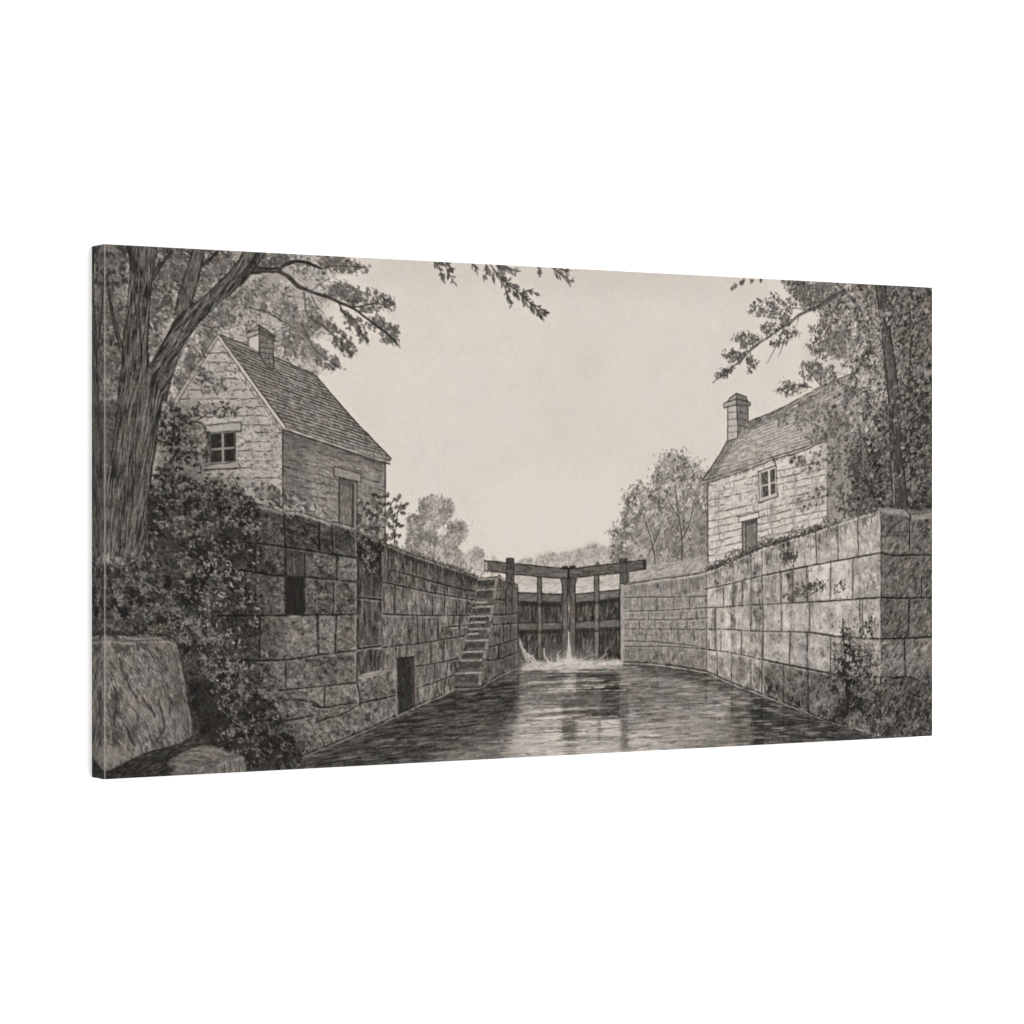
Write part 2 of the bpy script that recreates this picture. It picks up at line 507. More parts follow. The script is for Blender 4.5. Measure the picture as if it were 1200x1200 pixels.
for k in range(70):
    x = rng.uniform(832, 966); j = rng.integers(0, 11)
    y = np.interp(x, [q[0] for q in rows[j]], [q[1] for q in rows[j]])
    line([(x, y), (x + rng.normal(0, .4), y + 8)], .6, .5, rng.uniform(110, 150), .7, .4, .6, clip=wallR * (1 - side))
# stain under the window, hatching under the eaves
hatch(wallR, (120, 176), 520, (6, 16), math.radians(-18), .15, (.45, .6), .4, dens=np.clip(.4 + noise(30, octaves=2), 0, 1))
for xx0, yy0, h in ((840, 566, 60), (884, 590, 40), (905, 585, 45), (902, 588, 40), (930, 560, 60), (957, 560, 40)):
    hatch(mask([(xx0 - 4, yy0), (xx0 + 5, yy0 - 2), (xx0 + 4, yy0 + h), (xx0 - 3, yy0 + h)], 2) * wallR, (122, 170), 60, (6, 16), math.radians(88), .12, (.45, .6), .5)
hatch(mask([(829, 562), (863, 551), (906, 535), (969, 511), (969, 519), (906, 543), (863, 558), (829, 569)], 1.2), (92, 140), 260, (4, 9), math.radians(-60), .3, (.45, .6), .6)
line([(829.5, 563), (829.3, 610), (829.5, 660)], 1.0, .9, 78, .9, .3, .2)
line([(969.8, 552), (969.4, 585), (969.6, 614)], .8, .8, 92, .8, .4, .4)
part('drawn_house', wallR, 'pale stone cottage drawn above the right lock wall')
# roof
roofR = mask([(852, 517), (864, 514), (876, 495), (911, 480.5), (946, 462), (963, 452.5), (1006, 434), (1040, 490), (970, 511), (938, 526), (906, 535.5), (863, 551.5), (823, 563.5), (842, 535)])
lay(roofR, 176)
rough(roofR, 8, 10, 4, math.radians(-20)); rough(roofR, 6, 2.2)
hatch(roofR, (108, 186), 1000, (6, 18), math.radians(-13), .1, (.45, .6), .42)
for k in range(16):
    f = k / 15.
    l0 = np.array([852, 517]) * (1 - f) + np.array([824, 562]) * f
    r0 = np.array([1006, 432]) * (1 - f) + np.array([1040, 489]) * f
    mid = np.array([880, 494]) * (1 - f) + np.array([906, 535]) * f
    line([l0, mid, (mid + r0) / 2 + [0, 2], r0], .65, .5, rng.uniform(100, 126), .75, .4, .8, clip=roofR)
    for q in range(22):
        s = rng.random(); b = l0 + (mid - l0) * s if s < .5 else mid + (r0 - mid) * (s - .5) * 2
        b = l0 * (1 - s) + r0 * s if False else (l0 * (1 - 2 * s) + mid * 2 * s if s < .5 else mid * (2 - 2 * s) + r0 * (2 * s - 1))
        line([b, b + [-1.6, 2.8]], .55, .45, rng.uniform(100, 140), .55, .2, .4, clip=roofR)
hatch(mask([(823, 563), (842, 535), (856, 514), (862, 516), (846, 545), (838, 558)], 2), (84, 120), 140, (5, 12), math.radians(-62), .2, (.45, .6), .6)
hatch(mask([(870, 500), (876, 495), (911, 480), (946, 464), (975, 448), (980, 458), (946, 477), (911, 491), (880, 506), (868, 512)], 2.5), (70, 124), 420, (4, 10), math.radians(-40), .3, (.45, .65), .6)
line([(852, 517), (842, 535), (823.5, 562)], .9, .8, 66, .9, .3, .2)
line([(876.5, 495), (911, 480.5), (946, 462), (963, 452.5), (1006, 434)], .9, .7, 72, .85, .5, .4)
eav = [(823, 564), (863, 551.5), (906, 535.5), (938, 526), (970, 511.5)]
line([(x, y + 1.6) for x, y in eav], 1.0, .9, 178, .8, .3, .2)
line(eav, .8, .7, 78, .85, .4, .4); line([(x, y + 3.2) for x, y in eav], .8, .7, 62, .9, .4, .4)
line([(904, 535), (908, 540), (908.5, 546)], 1.0, .7, 60, .8)
part('drawn_roof', roofR, 'shingled roof of the cottage on the right')
# chimney
chf = mask([(852.7, 476), (863.3, 473), (864.6, 514), (852.5, 517)]); chs = mask([(863.3, 473), (876.7, 475), (876.7, 495), (870, 503), (864.6, 514)])
lay(chf, 178); lay(chs, 128)
hatch(chs, (84, 140), 130, (4, 9), math.radians(75), .3, (.45, .6), .55); hatch(chf, (128, 186), 60, (3, 7), math.radians(75), .4, (.45, .6), .5)
for y in (484, 492, 500, 507):
    line([(852.7, y), (863.5, y - 1.5)], .6, .5, 90, .7, clip=chf); line([(863.5, y - 1.5), (876.7, y + .5)], .6, .5, 72, .6, clip=chs)
cap = mask([(848, 473), (854, 470), (855, 467), (862.7, 461.2), (874.8, 464.7), (876, 470), (879.4, 472), (879, 475.4), (863, 475), (848.5, 478)])
lay(cap, 164); lay(mask([(862.8, 461), (874.8, 464.7), (876, 470), (879.4, 472), (879, 475.4), (863, 475)]) * cap, 124)
for l in ([(848, 473), (848.5, 477.8), (863, 474.4), (879, 475.4), (879.5, 472)], [(848, 473), (854, 470), (855, 467), (862.7, 461.2), (874.8, 464.7), (876, 470), (879.5, 472)], [(854, 471), (862.8, 467.5), (876, 470.3)],
          [(862.8, 461), (862.9, 475)], [(852.7, 477), (852.5, 516)], [(876.7, 475), (876.7, 495)], [(863.3, 475), (864.6, 514)], [(852.4, 517), (864.6, 513.5)]):
    line(l, .75, .7, 66, .9, .2, .3, curved=False)
part('drawn_chimney', np.clip(chf + chs + cap, 0, 1))
# window of the cottage
win = mask([(889, 552.7), (909.5, 545.3), (910.3, 579), (890, 586)])
lay(win, 186)
for q in ([(892.5, 554.3), (899.8, 551.8), (900.2, 566.8), (893.2, 568.6)], [(902.4, 551), (908, 549), (908.4, 564), (902.8, 565.8)],
          [(893.3, 570.4), (900.3, 568.4), (900.6, 581), (893.8, 583)], [(903, 567.6), (908.5, 565.6), (908.8, 577.8), (903.3, 580)]):
    g = mask(q, .5); lay(g, 88); hatch(g, (64, 128), 26, (4, 8), math.radians(80), .3, (.45, .6), .5)
for l in ([(889, 552.7), (909.5, 545.3)], [(889, 552.7), (890, 586)], [(909.5, 545.3), (910.6, 578.8)], [(889, 588), (911.5, 580)], [(891.8, 553.8), (892.6, 584)]):
    line(l, .75, .65, 72, .9, .2, .3)
sill = mask([(888.8, 586), (911, 578.5), (911.3, 582.4), (890, 590)]); lay(sill, 176); line([(888.8, 589.4), (911.5, 582)], .8, .8, 66, .9); line([(911.3, 578), (911.8, 582)], .8, .8, 60, .9)
hatch(mask([(884, 556), (889, 553), (890, 588), (885, 590)], 1), (110, 160), 40, (4, 9), 1.5, .2, (.45, .6), .5)
part('drawn_window', np.clip(win + sill, 0, 1), 'small four-pane window of the cottage on the right')
# door of the cottage
lay(mask([(865.5, 606), (889, 600), (889.4, 606.8), (866, 612.4)]), 196)
for l in ([(865.5, 606), (889, 600), (889.4, 606.8), (866, 612.4), (865.5, 606)],):
    line(l, .7, .6, 82, .85, .2, .3, curved=False)
door = mask([(870, 611.3), (886.6, 607.3), (887.2, 645), (870, 651)])
lay(door, 122); hatch(door, (84, 146), 130, (6, 16), math.radians(90), .06, (.45, .6), .5)
lay(mask([(870, 611.3), (886.6, 607.3), (886.7, 613), (870, 617)], 1), 82, .8); lay(mask([(871, 612), (873, 611.5), (873, 650), (871, 651)]), 150, .6)
line([(870, 611), (870, 651)], .8, .8, 66, .9); line([(886.6, 607), (887.2, 646)], .7, .7, 72, .9); line([(874, 612), (874, 650)], .7, .7, 78, .8)
part('drawn_door', door, 'low doorway of the cottage on the right')

lay(mask([(950, 830), (1098, 800), (1098, 885), (950, 885)], 1), 76)
# ---- right-hand tree ---------------------------------------------------------------------------
crownR = blob([(920, 326), (1100, 330), (1100, 604), (1035, 600), (1004, 608), (992, 590), (1000, 562), (985, 545), (972, 552), (975, 530), (962, 512), (985, 496), (978, 480), (995, 462), (984, 450), (1000, 436),
               (990, 420), (972, 416), (962, 402), (975, 388), (958, 380), (966, 364), (948, 360), (936, 352), (926, 344)], 5, 12, 1)
foliage(crownR, 122, 72, 172, crownR.sum() * .085, 3.9, -.8, .6, .88, 15, contrast=1.0, feather=4)
dk = blur(mask([(1046, 470), (1100, 440), (1100, 604), (1040, 604)], 0), 14) * crownR
lay(dk, 84, .62)
hatch(dk, (50, 128), 1900, (4, 10), math.radians(-42), .4, (.5, .8), .55)
dk2 = blur(mask([(1044, 332), (1100, 332), (1100, 470), (1052, 470)], 0), 10) * crownR
lay(dk2, 108, .5); hatch(dk2, (68, 150), 1100, (4, 10), math.radians(-40), .4, (.5, .75), .5)
dk3 = blur(mask([(985, 540), (1045, 500), (1048, 604), (1000, 606)], 0), 10) * crownR
lay(dk3, 98, .5); hatch(dk3, (54, 150), 900, (4, 9), math.radians(-45), .5, (.5, .75), .5)
lay(blur(mask([(962, 500), (1010, 470), (1020, 520), (985, 560), (970, 555)], 0), 9) * crownR, 150, .45)
gapc = inside(crownR * (XX < 1300), 60)
for reg, nd, nl in ((dk, 900, 420), (dk2, 600, 420), (dk3, 500, 300), (crownR, 900, 900)):
    c = inside(reg, nd, np.clip(.2 + noise(7, octaves=2), 0, 2)); k = len(c)
    marks(c, rng.normal(-.75, .45, k), rng.uniform(3, 7.5, k), rng.uniform(.7, 1.2, k), rng.normal(58, 12, k), .6, rng.normal(0, .5, k), leaf=True)
    c = inside(reg, nl, np.clip(.2 - noise(7, octaves=2), 0, 2)); k = len(c)
    marks(c, rng.normal(-.75, .45, k), rng.uniform(3, 7.5, k), rng.uniform(.7, 1.2, k), rng.normal(142, 16, k), .5, rng.normal(0, .5, k), leaf=True)
marks(gapc, rng.uniform(0, 3, 60), rng.uniform(4, 9, 60), rng.uniform(1.2, 2.2, 60), rng.normal(188, 8, 60), .7, leaf=True, clip=crownR)
idtr = part('drawn_tree', crownR, 'dark leafy tree drawn at the right edge beside the cottage')
trk = limb([(1031.5, 330, 5.2), (1033.5, 350, 5), (1036, 372, 5), (1040.5, 405, 5.5), (1044.5, 440, 5.6), (1047.5, 473, 5.6), (1049, 505, 6.2), (1051, 545, 7.2), (1053.5, 575, 8), (1055, 600, 9.5)], 84, 44, None, 1.3, 26)
hatch(mask([(1040, 470), (1056, 470), (1060, 600), (1050, 600)], 2) * trk, (44, 74), 220, (6, 16), math.radians(86), .1, (.5, .8), .6)
line([(1045.5, 540), (1047, 565), (1047.5, 590)], 1.2, .9, 152, .7)
c = inside(mask([(1022, 366), (1044, 362), (1048, 382), (1026, 384)], 2), 46); marks(c, rng.normal(-.8, .6, 46), rng.uniform(4, 8, 46), 1.5, rng.choice([80, 150, 170], 46) + rng.normal(0, 8, 46), .8, leaf=True)
for l, r0, r1 in (([(980, 333), (990, 341), (1001, 353), (1008, 364), (1014, 374)], 1.3, 1.9), ([(1066, 366), (1067.5, 390), (1067, 413), (1065.5, 440), (1064, 462)], 1.2, 1.6), ([(1004, 497), (1010, 511), (1016, 525), (1017, 532)], .8, 1.1), ([(1049, 335), (1045, 350), (1041, 364)], .6, 1.0)):
    line(l, r0, r1, 62, .8, .5, .5)
    c = P(np.array(l)[rng.integers(0, len(l), 10)] + rng.normal(0, 3, (10, 2))); marks(c, rng.normal(-.8, .5, 10), rng.uniform(3, 6, 10), 1.0, rng.choice([84, 140, 156], 10), .7, leaf=True)
for l in ([(1018, 395), (1022, 410), (1032, 420)], [(1016, 398), (1019, 412)], [(990, 545), (1000, 532), (1010, 520)], [(1010, 552), (1014, 560), (1013, 572)], [(1024, 540), (1028, 556)], [(1000, 436), (1004, 448), (996, 462)]):
    line(l, .8, .6, 58, .8)
c = inside(crownR * mask([(1024, 390), (1064, 390), (1066, 560), (1030, 560)], 2), 150, np.clip(.2 + noise(14), 0, 1))
marks(c, rng.normal(-.8, .7, len(c)), rng.uniform(4, 7, len(c)), 1.2, rng.normal(112, 26, len(c)), .7, leaf=True)
part('drawn_trunk', largest(trk * mask([(1000, 382), (1090, 382), (1090, 620), (1000, 620)], 0)), 'slim trunk of the tree at the right edge')
# leafy boughs reaching left over the cottage
cov = np.zeros_like(V)
bough = [(990, 340), (970, 350.7), (960.7, 358.7), (944.7, 365), (934, 370.7), (924.7, 380), (914, 385), (903.3, 393.3), (892.7, 400), (879.3, 410.7), (868.7, 422.7), (856.7, 430.7), (835, 449)]
for poly, nn in (([(877, 366), (889, 347), (893, 355), (903, 344), (909, 341), (914, 352), (924, 347), (934, 355), (930, 366), (915, 374), (900, 372), (889, 372)], 95), ([(890, 384), (900, 376), (918, 370), (930, 372), (924, 380), (905, 393), (893, 394)], 60),
                 ([(855, 394), (866, 392), (872, 388), (882, 392), (893, 396), (890, 402), (876, 412), (866, 406)], 60), ([(843, 416), (856, 411), (870, 411), (874, 418), (866, 424), (852, 421)], 50), ([(838, 440), (848, 433), (858, 428), (862, 434), (850, 441), (840, 446)], 30),
                 ([(876, 414), (888, 426), (878, 440), (874, 424)], 26), ([(897, 402), (908, 396), (922, 384), (934, 384), (936, 392), (924, 398), (912, 406)], 46), ([(930, 336), (970, 330), (985, 345), (965, 358), (940, 362), (932, 350)], 150),
                 ([(948, 384), (962, 376), (975, 384), (972, 396), (960, 398), (950, 392)], 50), ([(948, 412), (958, 402), (972, 396), (974, 404), (962, 412), (952, 415)], 36),
                 ([(934, 432), (944, 424), (962, 425), (968, 436), (960, 446), (944, 444)], 70), ([(909, 455), (916, 447), (930, 448), (944, 448), (946, 454), (930, 463), (918, 464)], 56), ([(956, 436), (972, 430), (985, 440), (975, 452), (960, 450)], 50),
                 ([(968, 404), (985, 400), (992, 412), (980, 420), (970, 414)], 40)):
    m = blob(poly, 2.2, 5, .7)
    w = blur(m, 2.2) * np.clip(.45 + noise(6, octaves=2), .05, 1.5)
    lay(np.clip(w, 0, 1), 152, .4)
    c = inside(w, nn * 1.5); k = len(c)
    cov = np.maximum(cov, marks(c, rng.normal(-.6, .8, k), rng.uniform(3, 6.5, k), rng.uniform(.8, 1.35, k), rng.normal(112, 17, k), .66, rng.normal(0, .6, k), leaf=True))
    cov = np.maximum(cov, marks(inside(blur(m, 3), nn), rng.normal(-.6, .9, int(nn)), rng.uniform(3, 7, int(nn)), .5, 96, .6, 1.4))
    cov = np.maximum(cov, marks(inside(m, nn * .4), rng.normal(-.6, .9, int(nn * .4)), rng.uniform(2.5, 5, int(nn * .4)), .8, 78, .7, leaf=True))
for i in range(len(bough) - 1):
    f = i / (len(bough) - 1)
    line(bough[i:i + 2], 1.3 * (1 - f) + .5, 1.3 * (1 - f) + .45, 58 + 22 * f, 1.0, .2, .2)
for l in ([(944.7, 365), (935, 361), (926, 362), (910, 362)], [(936, 372), (932, 384), (926, 392)], [(914, 398), (906, 412), (899, 426)], [(920, 396), (916, 408), (912, 418)], [(879, 412), (880, 425), (876, 440)], [(952, 454), (935, 451), (918, 452)], [(960, 450), (952, 440), (944, 430)],
          [(970, 412), (960, 408), (950, 413)], [(960, 360), (964, 372), (968, 384)], [(870, 421), (858, 418), (846, 415)], [(893, 399), (880, 396), (868, 393)]):
    cov = np.maximum(cov, line(l, .75, .45, 84, .75))
for x, y in ((858, 338), (869, 332), (881, 330), (892, 328), (862, 335), (871, 330), (918, 330), (924, 333)):
    cov = np.maximum(cov, marks(P([(x, y)]) + rng.normal(0, 1, (3, 2)), rng.normal(2.1, .5, 3), rng.uniform(6, 9, 3), 1.4, rng.normal(100, 10, 3), .7, leaf=True))
for poly, nn, tn in (([(925, 486), (960, 462), (1000, 440), (1010, 500), (985, 545), (955, 530), (935, 505)], 330, 96), ([(968, 545), (1010, 520), (1015, 606), (990, 606), (975, 590)], 190, 74), ([(945, 400), (990, 380), (1000, 440), (965, 452), (948, 436)], 150, 92), ([(1000, 540), (1040, 540), (1044, 600), (1000, 604)], 200, 60)):
    m = blur(mask(poly, 0), 6); c = inside(m, nn, np.clip(.3 + noise(9, octaves=2), 0, 2)); k = len(c)
    lay(m, tn + 34, .22)
    marks(c, rng.normal(-.8, .5, k), rng.uniform(3, 7.5, k), rng.uniform(.7, 1.3, k), tn + rng.normal(0, 16, k), .68, rng.normal(0, .6, k), leaf=True)
    c = inside(m, nn * .5); k = len(c)
    marks(c, rng.normal(-.8, .5, k), rng.uniform(3, 7, k), rng.uniform(.6, 1.1, k), tn + 62 + rng.normal(0, 12, k), .5, rng.normal(0, .6, k), leaf=True)
# leaf shadows and sprays in front of the cottage roof and wall
for poly, nn in (([(903, 488), (925, 484), (950, 470), (975, 470), (985, 490), (960, 496), (935, 492), (915, 500)], 90), ([(945, 512), (955, 500), (985, 488), (1000, 500), (975, 516), (955, 520)], 80), ([(935, 548), (948, 536), (965, 525), (990, 510), (985, 535), (962, 552), (945, 560)], 44),
                 ([(925, 585), (950, 575), (970, 560), (985, 570), (965, 590), (940, 600)], 34), ([(928, 536), (940, 532), (944, 544), (932, 550)], 26)):
    m = blob(poly, 4, 7, 1.2); lay(m, 128, .3)
    c = inside(m, nn); k = len(c)
    marks(c, rng.normal(-.7, .6, k), rng.uniform(3.5, 7.5, k), rng.uniform(.9, 1.8, k), rng.normal(94, 18, k), .72, rng.normal(0, .6, k), leaf=True)
part('drawn_branch', (blur(cov, 1.3) > .22).astype(np.float32), 'leafy boughs reaching left above the cottage chimney')
# ---- left-hand stone house ---------------------------------------------------------------------
# light leafage behind the house
back = blob([(118, 284), (432, 298), (428, 312), (436, 326), (452, 342), (466, 352), (462, 362), (468, 380), (462, 398), (440, 396), (424, 404), (412, 418), (398, 434), (384, 440), (366, 444), (300, 450), (235, 470), (175, 560), (118, 560)], 5, 10, 1)
thin = np.clip(1 - blur(mask([(405, 290), (480, 290), (480, 450), (380, 450), (360, 400), (390, 385), (372, 360), (420, 345), (372, 332), (395, 318)], 0), 7) * .95, 0, 1)
bm = back * thin
lay(bm, 158 + 9 * noise(24, octaves=2), .86)
hatch(bm, (100, 192), 6500, (4, 11), math.radians(20), 1.2, (.45, .65), .45, curve=.9)
c = inside(bm, 3600, np.clip(.3 + noise(18, octaves=2), .03, 2)); k = len(c)
marks(c, rng.normal(.3, .9, k), rng.uniform(3, 7, k), rng.uniform(.6, 1.3, k), rng.normal(108, 18, k), .6, rng.normal(0, .7, k), leaf=True, clip=bm)
c = inside(bm, 900); k = len(c)
marks(c, rng.normal(.3, .9, k), rng.uniform(3, 7, k), rng.uniform(.8, 1.5, k), rng.normal(188, 8, k), .55, rng.normal(0, .7, k), leaf=True, clip=bm)
lay(blur(mask([(330, 320), (352, 338), (362, 372), (330, 380), (300, 372), (292, 330)], 0), 8) * bm, 176, .45)
lay(blur(mask([(118, 286), (150, 286), (150, 470), (118, 520)], 0), 5) * bm, 116, .5)
hatch(mask([(118, 286), (152, 286), (145, 430), (118, 520)], 2), (70, 160), 460, (4, 10), 1.2, .9, (.5, .7), .55, curve=.8)
lay(blur(mask([(180, 288), (215, 290), (205, 335), (185, 350)], 0), 6) * bm, 118, .4)
lay(mask([(114, 470), (142, 470), (134, 610), (114, 610)], 2), 92)
idl = part('drawn_tree', bm, 'great tree with thick forked trunk drawn down the left edge')

gable = mask([(255.5, 394), (331.5, 500), (331.5, 604), (255, 604), (178, 604), (186, 520), (207, 466), (228, 433)])
lay(gable, 182); rough(gable, 6, 12); rough(gable, 7, 2.6); flecks(gable, 40, 9, 5, 3.4, 0, .28)
lay(blur(mask([(180, 470), (232, 440), (240, 600), (180, 604)], 0), 7) * gable, 150, .55)
for k in range(19):
    y = 404 + k * 10.4 + rng.uniform(-1.5, 1.5)
    xs = np.arange(186, 333, rng.uniform(11, 17))
    for x0, x1 in zip(xs[:-1], xs[1:]):
        if rng.random() < .78:
            line([(x0, y + rng.normal(0, .5) + (x0 - 255) * -.01), (x1, y + rng.normal(0, .6))], .65, .5, rng.uniform(74, 112), .8, .35, .8, clip=gable)
    for x in np.arange(200 + rng.uniform(0, 12), 331, 17):
        if rng.random() < .7:
            line([(x, y), (x + rng.normal(0, .5), y + 9)], .55, .45, rng.uniform(104, 140), .6, .4, .6, clip=gable)
hatch(gable, (112, 170), 620, (4, 11), math.radians(5), .25, (.45, .6), .4, dens=np.clip(.3 + noise(22, octaves=2), 0, 2))
c = inside(gable, 160); marks(c, rng.uniform(0, 3, 160), 2.4, .8, rng.normal(92, 14, 160), .7, leaf=True, clip=gable)
hatch(mask([(257, 398), (331, 502), (331, 512), (258, 408)], 1.5), (92, 140), 150, (4, 8), math.radians(55), .2, (.45, .6), .5)
part('drawn_house', gable, 'grey stone house with steep roof drawn above the left lock wall')
sidew = mask([(331, 503), (452, 541), (451.5, 660), (331, 615)])
lay(sidew, 130); rough(sidew, 7, 10); rough(sidew, 6, 2.4); flecks(sidew, 26, 16, 6, 3.4, .25, .25)
lay(blur(mask([(331, 500), (452, 538), (452, 550), (400, 540), (331, 524)], 0), 4) * sidew, 98, .75)
lay(blur(mask([(331, 500), (356, 508), (352, 600), (331, 596)], 0), 9) * sidew, 116, .5)
for k in range(12):
    y0 = 508 + k * 9.6; y1 = 546 + k * 7.3
    xs = np.arange(331, 453, 13.0)
    for x0, x1 in zip(xs[:-1], xs[1:]):
        if rng.random() < .8:
            f0 = (x0 - 331) / 121; f1 = (x1 - 331) / 121
            line([(x0, y0 + (y1 - y0) * f0 + rng.normal(0, .5)), (x1, y0 + (y1 - y0) * f1 + rng.normal(0, .5))], .65, .5, rng.uniform(60, 90), .85, .35, .7, clip=sidew)
    for x in np.arange(338 + rng.uniform(0, 12), 452, 16):
        f = (x - 331) / 121; y = y0 + (y1 - y0) * f
        if rng.random() < .75:
            line([(x, y), (x, y + 8.5)], .55, .45, rng.uniform(84, 116), .6, .4, .6, clip=sidew)
hatch(sidew, (96, 166), 1000, (5, 13), math.radians(14), .2, (.45, .6), .42)
hatch(sidew, (92, 130), 300, (5, 13), math.radians(88), .15, (.45, .6), .4)
line([(331.3, 500), (331.3, 560), (331, 606)], .8, .7, 66, .85, .3, .3); line([(451.5, 541), (451.7, 590), (451.5, 640)], .8, .7, 66, .9, .3, .3)
NAMES_HOUSE_SIDE = part('drawn_side_wall', sidew, 'shaded side wall of the left stone house under the eaves')
roof = mask([(256, 392.5), (291, 405), (320, 418), (370, 440), (378, 450), (410, 487), (437, 515), (459, 537.5), (457, 541), (440, 536), (407, 525.5), (373, 514), (333, 500)])
lay(roof, 138); rough(roof, 6, 14, 4, math.radians(18)); rough(roof, 6, 2.2)
lay(blur(mask([(256, 392), (300, 409), (330, 440), (345, 500), (333, 500)], 0), 10) * roof, 106, .6)
lay(blur(mask([(370, 441), (459, 538), (420, 528), (372, 470)], 0), 9) * roof, 140, .6)
hatch(roof, (84, 164), 1700, (6, 16), math.radians(19), .12, (.45, .6), .42)
for k in range(21):
    f = (k + .5) / 21.
    a = np.array([256, 393]) * (1 - f) + np.array([333, 500]) * f; b = np.array([370, 440]) * (1 - f) + np.array([458, 537]) * f
    mid = (a + b) / 2 + [0, .8 * (1 - f)]
    line([a, mid, b], .65, .55, rng.uniform(58, 80), .95, .4, .6, clip=roof)
    line([a + [0, 1.6], mid + [0, 1.6], b + [0, 1.6]], .55, .5, 156, .4, .5, .9, clip=roof)
    for q in range(26):
        s = rng.random(); p0 = a + (b - a) * s
        line([p0, p0 + [2.6, 4.4]], .5, .45, rng.uniform(70, 104), .5, .2, .4, clip=roof)
line([(256, 392.5), (291, 405), (320, 418), (370, 440)], .75, .7, 58, .85, .5, .3); line([(370, 440), (410, 487), (437, 515), (459, 537.5)], .75, .7, 66, .9, .3, .2)
e = [(332.5, 500), (373, 513.5), (407, 525), (440, 536), (457, 540)]
line([(x, y + 1.4) for x, y in e], 1.0, .9, 158, .75, .3, .3); line(e, .6, .6, 70, .75, .4, .4); line([(x, y + 3.6) for x, y in e], 1.0, .8, 52, .9, .4, .3)
part('drawn_roof', roof, 'steep dark shingle roof of the left stone house')
# barge boards
rk = mask([(255.5, 391), (258, 393), (334.5, 499), (332.5, 503), (330, 500), (255.6, 397)]); lay(rk, 184)
line([(256.6, 392), (334.6, 499)], .7, .7, 60, .85); line([(254.8, 396), (330.4, 501)], .65, .6, 84, .8)
lk = mask([(255.5, 391), (255.6, 397), (230, 434), (210, 467), (203, 484), (200, 482), (207, 464), (227, 430)]); lay(lk, 160)
line([(255, 391.5), (228, 431), (207, 464), (200, 482)], .7, .6, 80, .8); line([(255.5, 397), (231, 435), (211, 467), (204, 484)], .65, .6, 92, .75)
part('drawn_barge_board', np.clip(rk + lk, 0, 1))
# chimney
cf = mask([(291.5, 397), (303.8, 392), (303.8, 412), (291.5, 406)]); cs = mask([(303.8, 392), (320, 398), (320.5, 432), (314, 431), (303.8, 413)])
lay(cf, 176); lay(cs, 116); hatch(cs, (72, 140), 90, (4, 9), 1.4, .3, (.45, .6), .5)
for y in (401, 407, 413, 419, 425):
    line([(304, y), (320.4, y + 2)], .55, .5, 66, .65, clip=cs)
cc = mask([(289, 390), (303.5, 380.8), (323, 394), (323, 399.5), (304, 391), (290, 396)]); lay(cc, 150); lay(mask([(303.6, 381), (323, 394), (323, 399.5), (304, 391)]) * cc, 100)
for l in ([(289, 389.5), (303.5, 381), (323, 394.4)], [(290, 396), (304, 391), (323, 399.8)], [(290, 390), (304, 386), (322, 396)], [(303.7, 381), (303.8, 413)], [(320.3, 399), (320.6, 430)], [(291.5, 397), (291.5, 406)], [(303, 413), (313, 430), (320, 433)]):
    line(l, .7, .65, 58, .8, .25, .3, curved=False)
part('drawn_chimney', np.clip(cf + cs + cc, 0, 1))
# window of the gable
lt = mask([(239, 499), (282.5, 494.3), (282.5, 505), (239, 507.3)]); lay(lt, 172); rough(lt, 8, 3)
line([(239, 507), (239, 499), (282.5, 494.3), (282.5, 505.3), (239, 507.6)], .7, .7, 66, .8, .3, .3, curved=False)
w = mask([(241.6, 507), (276, 505.2), (275.8, 541), (242.2, 543.5)]); lay(w, 118)
for q in ([(247, 509), (259.6, 508), (259.6, 525), (247.4, 526)], [(262.6, 508), (274.5, 507), (274.5, 523.6), (262.6, 524.6)], [(248, 528), (259.8, 527.2), (259.8, 540.8), (248, 541.6)], [(262.8, 526.8), (274.5, 525.8), (274.2, 539.8), (262.8, 540.6)]):
    g = mask(q, .5); lay(g, 58); hatch(g, (42, 84), 40, (4, 9), 1.4, .3, (.45, .6), .5)
lay(mask([(259.9, 508), (262.3, 508), (262.6, 541), (260, 541)]), 152, .85); lay(mask([(247, 525.6), (275, 523.6), (275, 525.6), (247, 527.6)]), 148, .8)
line([(242, 507), (242.3, 543)], .8, .7, 56, .85); line([(245.8, 508), (247.6, 543)], .6, .6, 74, .8); line([(275.8, 505), (275.6, 542)], .8, .8, 56, .85)
sl = mask([(238.6, 545.4), (277, 541), (279.6, 544), (278, 548.4), (239, 550.6)]); lay(sl, 166); rough(sl, 8, 3)
line([(238.6, 550.6), (278, 548.6), (279.8, 544)], .8, .7, 58, .85); line([(238.6, 545.4), (274, 541.6)], .6, .6, 70, .8)
part('drawn_window', np.clip(lt + w + sl, 0, 1), 'four-pane window under a stone lintel in the left house gable')
# side door
ln = mask([(391.4, 546.6), (423.2, 555), (423.2, 565.2), (391.6, 558)]); lay(ln, 136); rough(ln, 8, 3)
line([(391.4, 546.6), (423.2, 555), (423.2, 565.2), (391.6, 558), (391.4, 546.6)], .7, .65, 62, .8, .3, .3, curved=False)
d = mask([(397.4, 559.4), (418.6, 565), (418.4, 622), (397, 614)]); lay(d, 108)
hatch(d, (74, 142), 240, (6, 16), 1.57, .08, (.45, .65), .5)
lay(mask([(398, 560), (414, 564), (414, 572), (398, 568)], 1), 82, .7); lay(mask([(412.5, 566), (415, 567), (414.6, 618), (412, 617)], .6), 58, .75); lay(mask([(415.5, 566), (418, 566.5), (418, 620), (415.3, 619)], .5), 128, .8)
line([(397.4, 559.5), (397, 613)], .8, .8, 50, .85); line([(418.8, 565), (418.6, 622)], .7, .7, 56, .85); line([(397.4, 559.4), (418.6, 565)], .8, .7, 50, .85)
part('drawn_door', d, 'narrow doorway in the side wall of the left stone house')

